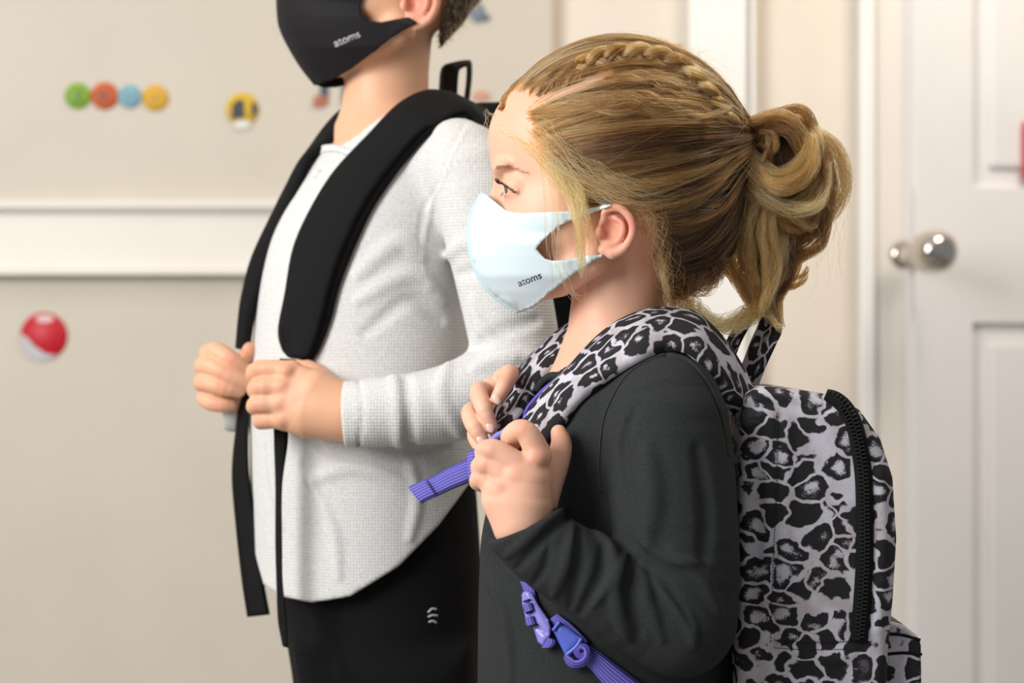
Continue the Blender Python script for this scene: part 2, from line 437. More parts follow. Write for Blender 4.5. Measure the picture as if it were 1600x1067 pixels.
def leopard(name, scale, uv=False, thr=.47, hole=.2, stretch=(1, 1, 1)):
    m = M(name, (.5, .5, .5), .85); n = N(m)
    co = n.co('UV' if uv else 'Object'); mp = n.mapping(co, stretch)
    nz = n.a('ShaderNodeTexNoise'); nz.inputs['Scale'].default_value = scale*.9; nz.inputs['Detail'].default_value = 2; n.l(mp, nz.inputs[0])
    off = n.a('ShaderNodeVectorMath', operation='SUBTRACT'); n.l(nz.outputs['Color'], off.inputs[0]); off.inputs[1].default_value = (.5, .5, .5)
    sc = n.a('ShaderNodeVectorMath', operation='SCALE'); n.l(off.outputs[0], sc.inputs[0]); sc.inputs['Scale'].default_value = 1.15/scale
    ad = n.a('ShaderNodeVectorMath', operation='ADD'); n.l(mp, ad.inputs[0]); n.l(sc.outputs[0], ad.inputs[1])
    vo = n.a('ShaderNodeTexVoronoi'); vo.inputs['Scale'].default_value = scale; vo.inputs['Randomness'].default_value = .85; n.l(ad.outputs[0], vo.inputs['Vector'])
    if uv: vo.voronoi_dimensions = '2D'
    ve = n.a('ShaderNodeTexVoronoi', feature='DISTANCE_TO_EDGE'); ve.inputs['Scale'].default_value = scale; ve.inputs['Randomness'].default_value = .85; n.l(ad.outputs[0], ve.inputs['Vector'])
    if uv: ve.voronoi_dimensions = '2D'
    cellr = n.a('ShaderNodeSeparateColor'); n.l(vo.outputs['Color'], cellr.inputs[0])
    d = vo.outputs['Distance']; wob = n.noise(scale*2.6, 2, vec=mp); grit = n.noise(2200, 2)
    dd = n.math('ADD', d, n.math('MULTIPLY', n.math('SUBTRACT', wob, .5), .42))
    dd = n.math('ADD', dd, n.math('MULTIPLY', n.math('SUBTRACT', grit, .5), .10))
    edge = n.step(n.math('ADD', ve.outputs['Distance'], n.math('MULTIPLY', n.math('SUBTRACT', wob, .5), .14)), .04, .085)
    spot = n.math('MULTIPLY', n.math('SUBTRACT', 1.0, n.step(dd, thr-.03, thr+.03)), edge)
    big = n.step(cellr.outputs[0], .30, .36)
    hol = n.math('MULTIPLY', n.math('SUBTRACT', 1.0, n.step(n.math('ADD', dd, n.math('MULTIPLY', n.math('SUBTRACT', n.noise(900, 3, .8), .5), .55)), hole-.05, hole+.05)), big)
    blk = n.math('MULTIPLY', spot, n.math('SUBTRACT', 1.0, hol))
    gap = n.step(n.noise(scale*1.3, 1, vec=n.mapping(co, (1.1, .5, 1))), .12, .17)
    blk = n.math('MULTIPLY', blk, gap)
    mot = n.noise(scale*1.1, 3); base = n.mix(n.step(mot, .35, .7), (0.60, 0.585, 0.66), (0.46, 0.41, 0.44))
    base = n.mix(n.math('MULTIPLY', n.step(grit, .45, .75), .35), base, (.16, .14, .15))
    n.l(n.mix(blk, base, (0.009, 0.008, 0.010)), n.b.inputs['Base Color']); n.bump(grit, .3, .0006)
    return m
LEO = leopard('leopard_print_canvas', 46, thr=.61, hole=.27, stretch=(1, .45, 1.15))
LEOS = leopard('leopard_print_strap', 60, uv=True, thr=.55, hole=.10, stretch=(.72, 1.2, 1))
LEOP = leopard('leopard_print_pocket', 52, thr=.6, stretch=(1, .6, .9))

MASKW = cloth_mat('pale_blue_mask_fabric', (0.70, 0.815, 0.87), (0.66, 0.785, 0.84), rough=.75, ns=1500, bump=.06)
MASKE = M('pale_aqua_seam', (0.50, 0.70, 0.74), .7)
MASKB = cloth_mat('black_mask_fabric', (0.011, 0.010, 0.0115), (0.015, 0.014, 0.016), rough=.7, ns=1500, bump=.06)
MASKBE = M('black_seam', (0.006, 0.006, 0.007), .7)
INK = M('navy_ink', (0.018, 0.022, 0.055), .6); INKW = M('grey_white_ink', (0.60, 0.59, 0.59), .6)

def hair_mat(name, dark, mid, light):
    m = bpy.data.materials.new(name); m.use_nodes = True; t = m.node_tree; t.nodes.clear()
    out = t.nodes.new('ShaderNodeOutputMaterial'); h = t.nodes.new('ShaderNodeBsdfHairPrincipled'); h.parametrization = 'COLOR'
    h.inputs['Roughness'].default_value = .32; h.inputs['Radial Roughness'].default_value = .45; h.inputs['Random Roughness'].default_value = .2
    at = t.nodes.new('ShaderNodeAttribute'); at.attribute_name = 'tone'
    r = t.nodes.new('ShaderNodeValToRGB'); e = r.color_ramp.elements
    e[0].position = 0; e[0].color = (*dark, 1); e[1].position = 1; e[1].color = (*light, 1); x = e.new(.5); x.color = (*mid, 1)
    t.links.new(at.outputs['Fac'], r.inputs[0]); t.links.new(r.outputs[0], h.inputs['Color']); t.links.new(h.outputs[0], out.inputs[0])
    return m
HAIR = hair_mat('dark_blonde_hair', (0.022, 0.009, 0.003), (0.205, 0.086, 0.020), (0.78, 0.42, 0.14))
HAIRB = hair_mat('short_light_brown_hair', (0.10, 0.05, 0.018), (0.34, 0.19, 0.07), (0.55, 0.34, 0.14))
CAPM = M('hair_underlayer', (0.085, 0.045, 0.018), .7)
n = N(CAPM); n.l(n.mix(n.noise(220, 4, vec=n.mapping(n.co(), (.3, 1, 1.6))), (0.02, 0.010, 0.004), (0.09, 0.045, 0.016)), n.b.inputs['Base Color'])
LASH = M('dark_lash', (0.02, 0.012, 0.008), .6)
BROW = M('brow_hair', (0.42, 0.24, 0.13), .7)
NAIL = M('fingernail', (0.86, 0.58, 0.50), .25)
SCALPM = M('hair_roots_over_scalp', (.1, .05, .02), .7)
n = N(SCALPM); at_ = n.a('ShaderNodeAttribute', attribute_name='tint').outputs['Fac']
hc_ = n.mix(n.noise(220, 4, vec=n.mapping(n.co(), (.3, 1, 1.6))), (0.02, 0.010, 0.004), (0.11, 0.055, 0.02))
n.l(n.mix(n.math('MULTIPLY', at_, n.math('ADD', .65, n.math('MULTIPLY', n.noise(700, 2), .5)), clamp=True), hc_, (0.74, 0.46, 0.33)), n.b.inputs['Base Color'])
EYEM = M('eyeball', (.8, .8, .8), .05, Coat_Weight=1.0)
n = N(EYEM); dsep = n.a('ShaderNodeVectorMath', operation='DOT_PRODUCT'); nv = n.a('ShaderNodeVectorMath', operation='NORMALIZE')
n.l(n.co(), nv.inputs[0]); n.l(nv.outputs[0], dsep.inputs[0]); dsep.inputs[1].default_value = (-0.985, -0.12, -0.12)
dv = dsep.outputs['Value']
c1 = n.mix(n.step(dv, .84, .87), (.78, .72, .70), (0.11, 0.075, 0.05)); c2 = n.mix(n.step(dv, .965, .975), c1, (.004, .004, .004))
n.l(c2, n.b.inputs['Base Color'])
TIE = M('dark_hair_elastic', (0.012, 0.008, 0.008), .5)
CHROME = M('brushed_nickel', (0.62, 0.58, 0.53), .12, Metallic=1.0)
ZIPT = cloth_mat('black_zip_tape', (0.007, .007, .0075), (0.011, .011, .012), ns=1800, bump=.2)
ZIPM = M('black_zip_teeth', (0.022, 0.021, 0.022), .32)
THREAD = M('pale_thread', (0.45, 0.42, 0.46), .8)
THREADB = M('dark_thread', (0.02, 0.02, 0.022), .8)

def paint(name, a, b=None, rough=.55, ns=6):
    m = M(name, a, rough); n = N(m); f = n.noise(ns, 4); g = n.noise(260, 3)
    n.l(n.mix(n.step(f, .3, .7), a, b or tuple(np.array(a)*.96)), n.b.inputs['Base Color']); n.bump(g, .08, .001); return m
WALLP = paint('warm_beige_wall_paint', (0.62, 0.568, 0.482))
WALLR = paint('pale_cream_wall_paint', (0.78, 0.71, 0.62))
TRIMP = paint('off_white_trim_paint', (0.80, 0.76, 0.70), rough=.4)
WHITE = paint('white_gloss_trim_paint', (0.92, 0.91, 0.89), rough=.35)
DOORP = paint('white_door_paint', (0.90, 0.89, 0.885), rough=.4)
FLOORM = paint('floor_greige_carpet', (0.30, 0.28, 0.26), (0.24, 0.225, 0.21), rough=.4, ns=20)
CEILM = paint('ceiling_white', (0.8, 0.79, 0.77))
# ---------------------------------------------------------------- the room
YW = 3.0
def X(px, Y=YW): return (px-800)*Y/FP
def Z(py, Y=YW): return CZ-(py-533.5)*Y/FP
def st(o): o['kind'] = 'structure'; return o
st(box('floor', -2.4, 2.2, -1.2, 3.3, -0.05, 0.0, FLOORM))
st(box('ceiling', -2.4, 2.2, -1.2, 3.3, 2.6, 2.65, CEILM))
st(box('wall_back', -2.4, X(862), YW, YW+.15, 0, 2.6, WALLP))
xc = X(862)
st(box('wall_right', xc, 2.2, YW+.03, YW+.15, 0, 2.6, WALLR))
st(box('wall_left', -2.45, -2.4, 1.4, 3.3, 0, 2.6, WALLP))
# chair rail : cap moulding, flat board
def extr_x(name, prof, x0, x1, mat, parent=None):
    V = [(x0, y, z) for y, z in prof]+[(x1, y, z) for y, z in prof]; n = len(prof)
    F = [tuple(range(n)), tuple(range(2*n-1, n-1, -1))]+[(i, i+n, (i+1) % n+n, (i+1) % n) for i in range(n)]
    me = bpy.data.meshes.new(name); me.from_pydata(V, [], F)
    bm = bmesh.new(); bm.from_mesh(me); bmesh.ops.recalc_face_normals(bm, faces=bm.faces); bm.to_mesh(me); bm.free()
    return link(name, me, mat, parent)
zc1, zc2, zb = Z(312), Z(334), Z(430)
tr = st(extr_x('trim_1', [(YW, zc1), (YW-.020, zc1-.001), (YW-.027, zc1-.006), (YW-.027, zc1-.013), (YW-.021, zc2+.003), (YW-.016, zc2), (YW, zc2)], -2.4, xc, TRIMP))
st(extr_x('trim_2', [(YW, zc2), (YW-.012, zc2), (YW-.012, zb+.010), (YW-.030, zb+.006), (YW-.030, zb), (YW, zb)], -2.4, xc, TRIMP))
st(extr_x('baseboard_back', [(YW, .0), (YW-.015, 0), (YW-.015, .09), (YW-.008, .1), (YW, .1)], -2.4, xc, TRIMP))
# door casings, each board its own depth
def casing(name, x0, x1, y0, mat, bead=None):
    o = st(box(name, x0, x1, y0, YW+.03, 0, 2.1, mat, bev=.003))
    if bead:
        b = box('bead', bead[0], bead[1], y0-.010, y0+.002, 0, 2.1, WHITE, o, bev=.004)
    return o
casing('trim_3', X(1078), X(1166), YW-.005, WHITE)
casing('trim_4', X(1166), X(1182), YW+.008, TRIMP, (X(1174), X(1181)))
casing('trim_5', X(1342), X(1416), YW-.002, TRIMP, (X(1343), X(1366)))
# panelled door, ajar towards the room
Dd = YW-.03
door = st(empty('door_1', (X(1427, Dd), Dd, 0), None, None))
yaw = math.radians(13)
def dpt(u, v, z): return (X(1427, Dd)+u*math.cos(yaw)+v*math.sin(yaw), Dd+u*math.sin(yaw)-v*math.cos(yaw), z)
def dbox(name, u0, u1, v0, v1, z0, z1, mat, bev=.002):
    o = box(name, u0, u1, v0, v1, z0, z1, mat, None, bev)
    for vtx in o.data.vertices: vtx.co = Vector(dpt(vtx.co.x, vtx.co.y, vtx.co.z))
    o.data.flip_normals(); o.parent = door; o.matrix_parent_inverse = door.matrix_world.inverted(); return o
DW = .76
dbox('door_leaf', 0, DW, -.035, -.006, .01, 2.05, DOORP, .0015)
zr = [(.01, .22), (Z(505), Z(292)), (1.78, 2.05)]
for z0, z1 in zr: dbox('rail', .0, DW, -.006, .004, z0, z1, DOORP)
for u0, u1 in ((0, .095), (.335, .425), (DW-.095, DW)): dbox('stile', u0, u1, -.0061, .0041, .01, 2.05, DOORP)
for z0, z1 in ((.22, Z(505)), (Z(292), 1.78)):
    for u0, u1 in ((.095, .335), (.425, DW-.095)):
        dbox('raised_panel', u0+.028, u1-.028, -.008, .0015, z0+.028, z1-.028, DOORP, .007)
# knob with rose and neck
kz = Z(394, Dd); ku = -.0
d3 = Vector((math.sin(yaw), -math.cos(yaw), 0)); q = d3.to_track_quat('Z', 'Y')
KY = YW-.16
knob_c = Vector(((1462-800)*KY/FP, KY, CZ-(393-533.5)*KY/FP)); rose_c = Vector(((1413-800)*(Dd-.02)/FP, Dd-.02, knob_c.z))
ax = (knob_c-rose_c); Lk = ax.length; Mk = Matrix.Translation(rose_c) @ ax.to_track_quat('Z', 'Y').to_matrix().to_4x4()
kn = lathe('door_knob', [(.001, 0), (.012, 0), (.016, .004), (.014, .012), (.0135, Lk*.40), (.016, Lk*.52), (.025, Lk*.62), (.0305, Lk*.80), (.0315, Lk*.95), (.030, Lk*1.08), (.025, Lk*1.18), (.015, Lk*1.24), (.001, Lk*1.25)], CHROME, door, M=Mk)
lathe('rose', [(.001, -.01), (.020, -.01), (.022, -.004), (.019, .002), (.012, .006), (.001, .007)], CHROME, door, M=Mk)
tag(dbox('paper_ornament', (1607-1427)*YW/FP, .32, .0045, .012, Z(282), Z(190), M('red_card', (.62, .06, .07), .6)), 'red paper hanging on the white door')

# wall decals (thin foam discs)
def disc(name, px, py, r, col, label, cat, group=None, mark=None, ry=None):
    m = Matrix.Translation(Vector((X(px), YW-.0005, Z(py)))) @ Matrix.Rotation(math.pi/2, 4, 'X')
    rr = r*YW/FP
    o = lathe(name, [(.0001, 0), (rr*.99, 0), (rr, .001), (rr*.97, .003), (.0001, .0032)], M('sticker_'+str(px), col, .5), None, 40, m)
    return tag(o, label, cat, group)
def mark(parent, px, py, shapes, col, name='printed_mark', y=.0042):
    mt = M(name+str(px), col, .5)
    for s in shapes:
        me = bpy.data.meshes.new(name); pts = [(X(px+a), YW-y, Z(py+b)) for a, b in s]
        pts2 = [(x, yy+.0006, z) for x, yy, z in pts]; n = len(pts)
        F = [tuple(range(n)), tuple(range(2*n-1, n-1, -1))]+[(i, i+n, (i+1) % n+n, (i+1) % n) for i in range(n)]
        me.from_pydata(pts+pts2, [], F); link(name, me, mt, parent)
def blob(cx, cy, rx, ry, n=18, ph=0): return [(cx+rx*math.cos(2*math.pi*i/n+ph), cy+ry*math.sin(2*math.pi*i/n+ph)) for i in range(n)]
g_ = 'round stickers in a row on the wall'
o = disc('wall_sticker', 122, 150, 20.5, (0.23, 0.42, 0.035), 'green round sticker at the left end of the row of four', 'sticker', g_)
mark(o, 122, 150, [[(-9, -8), (10, -8), (2, 1), (11, 9), (-10, 9), (-2, 0)]], (.09, .20, .02))
o = disc('wall_sticker', 164, 150, 21.5, (0.60, 0.12, 0.035), 'orange red round sticker between the green and blue ones', 'sticker', g_)
mark(o, 164, 150, [[(-11, -7), (10, -10), (4, 0), (10, 8), (-9, 9)]], (.28, .06, .02))
o = disc('wall_sticker', 203, 151, 18.5, (0.24, 0.46, 0.56), 'smaller light blue round sticker in the row of four', 'sticker', g_)
mark(o, 203, 151, [[(-8, -9), (-2, -9), (0, 8), (-8, 8)], [(4, -8), (9, -8), (9, 8), (4, 8)]], (.14, .30, .38))
o = disc('wall_sticker', 243, 153, 20.5, (0.72, 0.42, 0.04), 'yellow round sticker at the right end of the row of four', 'sticker', g_)
mark(o, 243, 153, [[(-9, -6), (8, -9), (3, 9), (-7, 7)]], (.55, .30, .02))
o = disc('wall_sticker', 379, 171, 26, (0.70, 0.46, 0.03), 'yellow round sticker with black patches beside the boy in pale sweater', 'sticker')
mark(o, 379, 171, [[(-16, -6), (-8, -15), (3, -14), (4, 14), (-17, 16)], [(14, -12), (24, -6), (24, 6), (15, 13)]], (.035, .035, .04))
mark(o, 379, 171, [blob(0, 24, 14, 7)], (.72, .71, .68))
o = disc('wall_sticker', 69, 525, 37, (0.56, 0.010, 0.025), 'large red round sticker with grey lower edge below the chair rail', 'sticker')
mark(o, 69, 525, [[(-36, -4), (-26, 2), (-14, 16), (4, 28), (20, 30), (10, 36), (-6, 38), (-24, 30), (-34, 16)]], (.50, .50, .53))
mark(o, 69, 525, [blob(2, -27, 14, 6)], (.75, .55, .56), y=.0046)
def decal(name, parts, label):
    root = None
    for i, (poly, col) in enumerate(parts):
        me = bpy.data.meshes.new(name); pts = [(X(a), YW-.004-.0004*i, Z(b)) for a, b in poly]; pts2 = [(x, YW, z) for x, y, z in pts]; n = len(pts)
        F = [tuple(range(n)), tuple(range(2*n-1, n-1, -1))]+[(i_, i_+n, (i_+1) % n+n, (i_+1) % n) for i_ in range(n)]
        me.from_pydata(pts+pts2, [], F)
        o = link(name if root is None else 'coloured_patch', me, M(name+str(i)+str(int(parts[0][0][0][0])), col, .6), root)
        root = root or o
    tag(root, label, 'sticker')
decal('wall_decal', [([(502, 118), (514, 118), (512, 156), (500, 156)], (.05, .08, .14)), ([(536, 118), (546, 118), (543, 150), (535, 150)], (.05, .08, .14)),
      ([(492, 150), (511, 150), (512, 163), (500, 168), (489, 166)], (.42, .14, .07)), ([(534, 148), (543, 148), (545, 160), (535, 163)], (.35, .12, .06))], 'dark decal with brown feet partly behind the chin of the boy')
decal('wall_decal', [(blob(746, 20, 11, 15), (.16, .21, .27)), ([(736, -14), (748, -14), (746, 8), (738, 6)], (.30, .25, .20)), (blob(758, 28, 7, 5), (.10, .13, .17)), (blob(728, 12, 6, 9), (.52, .50, .32))], 'small grey blue decal at the top of the wall')
decal('wall_decal', [(blob(752, 150, 13, 8), (.62, .30, .22))], 'pinkish decal low on the wall behind the black bag handle')
# ---------------------------------------------------------------- anatomy shared by both figures
def ridge(F, pts, r, depth=0.3, k=8, mode='u', Y0=1.2, Y1=2.4, n=14, fr=None, endr=.35):
    """raise (or cut) a fold along a line drawn on the surface of F"""
    fr = fr or F.fr
    q = crv(np.array(pts, float), n); Y = trace(F, q[:, 0], q[:, 1], Y0, Y1, fr=fr); Y = fillnan(Y)
    dy = (Y-fr.Y0)/(fr.S*fr.a); t = np.linspace(0, 1, n); rr = r*(endr+(1-endr)*np.sin(np.pi*t)**.6)
    off = (1-depth)*rr if mode == 'u' else -(1-depth)*rr
    old = F.fr; F.fr = fr; F.chain(np.stack([q[:, 0], q[:, 1], dy+off, rr], 1)[::1], k=k, mode=mode); F.fr = old

def head_ops(F, fr, short=False):
    old = F.fr; F.fr = fr
    if short: F.ell((938, 238, 0), (166, 150, 143), 10); F.ell((955, 310, 0), (84, 100, 112), 30)
    else: F.ell((955, 238, 0), (183, 150, 143), 10); F.ell((1010, 300, 0), (118, 118, 122), 30)
    F.ell((850, 212, 0), (83, 80, 102), 30)
    F.ell((870, 320, 0), (93, 138, 100), 30)
    F.ell((806, 400, 0), (52, 55, 62), 30)
    F.ell((812, 448, 0), (30, 28, 36), 25)
    for s in (-1, 1):
        F.chain([(815, 450, s*18, 22), (872, 438, s*58, 26), (928, 402, s*92, 28)], 30)
        F.ell((840, 345, s*58), (50, 52, 40), 25)
        F.ell((900, 330, s*82), (70, 60, 40), 25)
        F.ell((776, 291, s*54), (15, 20, 30), 16, 's')
        F.ell((788, 262, s*48), (16, 9, 42), 14)                      # brow
        F.ell((813, 293, s*62), (29, 27, 29), 7)                      # lids
        F.ell((783, 295, s*60), (19, 7.5, 27), 3, 's', rot=-20)       # lid opening
        F.chain([(786, 283, s*46, 2.6), (783, 285, s*60, 2.8), (793, 288, s*80, 2.8), (808, 299, s*90, 2.2)], 3, sub=9)
        # ear
        F.ell((960, 361, s*136), (27, 34, 15), 8)
        F.ell((951, 359, s*152), (16, 20, 17), 5, 's')
        F.ell((962, 345, s*153), (13, 10, 9), 5, 's')
        F.chain([(943, 345, s*140, 4), (945, 331, s*146, 5.5), (957, 325, s*152, 6), (971, 327, s*156, 6.2), (984, 340, s*158, 6.4), (989, 358, s*159, 6.4),
                 (984, 376, s*156, 6.8), (973, 390, s*151, 7.5), (957, 397, s*146, 8.5)], 5, sub=22)
        F.ell((949, 390, s*143), (15, 11, 8), 7)
        F.chain([(962, 341, s*147, 3.5), (973, 350, s*150, 4.5), (973, 365, s*150, 5), (964, 379, s*147, 5), (950, 383, s*144, 5)], 5, sub=14)
        F.ell((936, 364, s*143), (6, 10, 6), 5)
    F.chain([(784, 288, 0, 8), (770, 318, 0, 10), (757, 345, 0, 13)], 14)
    F.chain([(764, 352, -12, 8), (764, 352, 12, 8)], 8)
    F.chain([(757, 385, -16, 6), (752, 384, 0, 7), (757, 385, 16, 6)], 5); F.chain([(760, 400, -14, 6), (755, 401, 0, 7), (760, 400, 14, 6)], 5)
    F.fr = old

def tinter(fr, zones):
    def f(v):
        t = np.zeros(len(v))
        for fr_, x, y, dy, r, a in [z if len(z) == 6 else (fr, *z) for z in zones]:
            c = fr_.p(x, y, dy); rr = r*fr_.S*fr_.a; d = np.linalg.norm(v-c, axis=1)
            t = np.maximum(t, a*np.clip(1.3-d/rr, 0, 1))
        return t
    return f
def ear_zones(fr): return [(fr, 968, 360, -150, 42, .75), (fr, 985, 350, -158, 22, .95), (fr, 950, 360, -138, 16, .8), (fr, 968, 360, 150, 42, .7), (fr, 800, 345, -60, 45, .22), (fr, 800, 290, -62, 16, .35)]

def body_mesh(name, groups, mat, parent, tint):
    V = []; Fc = []; n = 0
    for F, h in groups:
        v, f = nets(F, h); V.append(v); Fc.append(f+n); n += len(v)
    V = np.concatenate(V); me = mesh_np(name, V, np.concatenate(Fc)); fattr(me, 'tint', tint(V))
    return link(name, me, mat, parent)

def join_parts(name, objs, parent):
    pass

# ---------------------------------------------------------------- strands
def strands(name, paths, rad, tone, mat, parent=None, taper=.35):
    """paths (n, m, 3)"""
    n, m, _ = paths.shape
    hc = bpy.data.hair_curves.new(name); hc.add_curves([m]*n)
    hc.attributes['position'].data.foreach_set('vector', paths.astype(np.float32).ravel()) if 'position' in hc.attributes else hc.position_data.foreach_set('vector', paths.astype(np.float32).ravel())
    r = hc.attributes.get('radius') or hc.attributes.new('radius', 'FLOAT', 'POINT')
    t = np.linspace(0, 1, m); pr = np.asarray(rad).reshape(-1, 1)*np.ones((n, 1))*(1-(1-taper)*t**3)
    r.data.foreach_set('value', pr.astype(np.float32).ravel())
    a = hc.attributes.new('tone', 'FLOAT', 'CURVE'); a.data.foreach_set('value', np.asarray(tone, np.float32))
    o = bpy.data.objects.new(name, hc); COL.objects.link(o); hc.materials.append(mat)
    if parent: o.parent = parent; o.matrix_parent_inverse = parent.matrix_world.inverted()
    o['kind'] = 'stuff'
    return o
def bundle(guide, rad, n, m=26, twist=0.0, wob=.0012, trim=(0.0, 0.0), flat=1.0, hollow=.0, seed=0):
    """n strands following a guide curve (world points), rad = radii along it (m)"""
    g = np.random.default_rng(seed+n); fine = 60; c = crv(guide, fine)
    R = np.interp(np.linspace(0, 1, fine), np.linspace(0, 1, len(rad)), rad)
    T = np.gradient(c, axis=0); T /= np.linalg.norm(T, axis=1)[:, None]
    U = np.zeros_like(c); u = np.cross(T[0], [0, 1, 0.01]); u /= np.linalg.norm(u)
    for i in range(fine): u = u-T[i]*(u@T[i]); u /= np.linalg.norm(u); U[i] = u
    W = np.cross(T, U)
    s0 = g.uniform(0, trim[0], n) if trim[0] else np.zeros(n); s1 = 1-(g.uniform(0, trim[1], n) if trim[1] else np.zeros(n))
    t = s0[:, None]+(s1-s0)[:, None]*np.linspace(0, 1, m)
    rr = np.sqrt(g.uniform(hollow, 1, n)); an = g.uniform(0, 2*np.pi, n)
    I = t*(fine-1); i0 = np.clip(I.astype(int), 0, fine-2); fr = (I-i0)[..., None]
    L = lambda A: A[i0]*(1-fr)+A[i0+1]*fr
    Rt = np.interp(t, np.linspace(0, 1, fine), R)
    A = an[:, None]+twist*t
    ph = g.uniform(0, 6.28, (n, 2)); fq = g.uniform(1.0, 3.5, (n, 2))
    n1 = wob*np.sin(ph[:, :1]+fq[:, :1]*6.28*t); n2 = wob*np.sin(ph[:, 1:]+fq[:, 1:]*6.28*t)
    return L(c)+L(U)*((rr[:, None]*np.cos(A))*Rt+n1)[..., None]+L(W)*((rr[:, None]*np.sin(A))*Rt*flat+n2)[..., None]

def face_mask(fr, H, parent, mat, matseam, matink, txt, label, text_at, text_rot, text_size, seam, back_bottom, notch, top, xc=930, A0=126):
    seam = np.array(seam, float); sx = lambda y: np.interp(y, seam[:, 1], seam[:, 0])
    poly = [tuple(p) for p in crv(seam, 40)]+back_bottom+notch+top
    p2, tri = sheet(poly, 4.5)
    def depth(px, py, extra=0.0):
        xf = sx(py); a = np.interp(py, [300, 380, 430, 490], [92, A0, 112, 62]); u = np.clip((xc-px)/(xc-xf), 0, 1)
        W = a*np.sqrt(np.maximum(0, 1-u**2.0)); Y = fr.Y0-W*fr.S*fr.a
        tr = trace(H, px, py, fr.Y0-0.16, fr.Y0+.02, 50, fr); tr = np.where(np.isnan(tr), 9, tr-0.0022)
        k = np.clip((px-xf-6)/14, 0, 1)
        return np.minimum(Y, np.where(k > .0, tr, 9))-extra
    Y = np.where(p2[:, 0] > sx(p2[:, 1])+.8, depth(p2[:, 0], p2[:, 1]), fr.Y0)
    # light smoothing over the triangulation
    nb = [set() for _ in p2]
    for t in tri:
        for i in range(3): nb[t[i]].update((t[(i+1) % 3], t[(i+2) % 3]))
    for _ in range(3):
        Y = np.array([min(Y[i], .45*Y[i]+.55*np.mean([Y[j] for j in nb[i]])) if p2[i, 0] > sx(p2[i, 1])+.8 else fr.Y0 for i in range(len(p2))])
    near = P(p2[:, 0]*fr.a+fr.ox, p2[:, 1]*fr.a+fr.oy, Y)
    far = near.copy(); far[:, 1] = 2*fr.Y0-near[:, 1]
    V = np.concatenate([near, far]); n = len(near)
    F = [t for t in tri]+[tuple(n+i for i in t[::-1]) for t in tri]
    me = bpy.data.meshes.new('face_mask'); me.from_pydata(V.tolist(), [], F)
    bm = bmesh.new(); bm.from_mesh(me); bmesh.ops.remove_doubles(bm, verts=bm.verts, dist=0.0004); bmesh.ops.recalc_face_normals(bm, faces=bm.faces)
    # normals to point outwards
    f0 = min(bm.faces, key=lambda f: f.calc_center_median().y)
    if f0.normal.y > 0: bmesh.ops.reverse_faces(bm, faces=bm.faces)
    for f in bm.faces: f.smooth = True
    bm.to_mesh(me); bm.free()
    o = link('face_mask', me, mat, parent); solid(o, .0013, 1); o['label'] = label
    sm = crv(seam, 40); tube('seam', fr.p(sm[:, 0]-1.5, sm[:, 1], 0*sm[:, 0]), .0024, matseam, o, 60, 10)
    # lettering printed on the cheek of the mask
    cu = bpy.data.curves.new('txt', 'FONT'); cu.body = txt; cu.align_x = 'CENTER'; cu.align_y = 'CENTER'; cu.size = 1.0; cu.offset = .003; cu.resolution_u = 4
    to = bpy.data.objects.new('txt', cu); COL.objects.link(to); bpy.context.view_layer.update()
    tm = bpy.data.meshes.new_from_object(to.evaluated_get(bpy.context.evaluated_depsgraph_get())); bpy.data.objects.remove(to)
    co = np.array([v.co[:] for v in tm.vertices]); wd = np.ptp(co[:, 0]); s = text_size/wd; a = math.radians(text_rot)
    x = (co[:, 0]*math.cos(a)-co[:, 1]*math.sin(a))*s+text_at[0]; y = -(co[:, 0]*math.sin(a)+co[:, 1]*math.cos(a))*s+text_at[1]
    # plane fit of the mask surface around the text
    from mathutils.bvhtree import BVHTree
    bv = BVHTree.FromPolygons([tuple(v) for v in V[:n]], tri)
    pts = []
    for xx, yy in zip(x, y):
        d = Vector(tuple(fr.p(xx, yy, 0)))-Vector((0, 0, CZ)); h = bv.ray_cast(Vector((0, 0, CZ)), d.normalized())
        q = h[0] if h[0] else Vector(tuple(fr.p(xx, yy, -110)))
        pts.append(q-d.normalized()*.0017)
    for v, q in zip(tm.vertices, pts): v.co = q
    t = link('lettering', tm, matink, o); solid(t, .0004, 0); t['label'] = 'printed word "%s"' % txt
    return o
# ================================================================ THE BOY
boy = empty('person', tuple(BF.p(600, 2038, 0)*np.array([1, 1, 0])), 'child in pale sweater and black face mask standing behind with hands on black bag straps', 'person')
YB = .62
BB = SDF(BF)
head_ops(BB, BHEAD, True)
BB.chain([(612, 30, 0, 66), (604, 130, 0, 65), (600, 250, 0, 76)], 16, sub=6)
BB.stack([(600, 185, 0, 80, 62), (600, 230, 0, 150, 80), (590, 290, 0, 168, 105), (580, 360, 0, 165, 110)], YB, 25)
BB.chain([(574, 212, -40, 9), (532, 226, -55, 7)], 10)
for sg in (-1, 1): BB.chain([(606+ -sg*20, 62, sg*45, 10), (560, 210, sg*12, 8)], 14)
BT = SDF(BF)                     # trunk and arms under the clothes
BT.stack([(585, 300, 0, 150, 95), (575, 450, 0, 150, 105), (575, 700, 0, 140, 100), (580, 900, 0, 150, 110)], YB, 10)
BT.chain([(735, 265, -170, 45), (795, 560, -190, 38), (640, 635, -235, 30), (540, 642, -225, 30)], 10)
BT.chain([(520, 290, 140, 35), (500, 560, 190, 35), (390, 630, 10, 25)], 10)
BT.chain([(642, 1100, -87, 60), (640, 1500, -90, 42), (640, 1960, -92, 32)], 10); BT.chain([(562, 1100, 62, 60), (560, 1500, 80, 42), (565, 1960, 85, 32)], 10)
BH = SDF(BF)                     # near hand
D = -225
BH.chain([(600, 648, D-8, 44), (535, 640, D, 42), (492, 612, D, 36), (458, 583, D+2, 18)], 14)
BH.chain([(535, 645, D, 40), (480, 640, D-2, 34), (445, 604, D-6, 19)], 14)
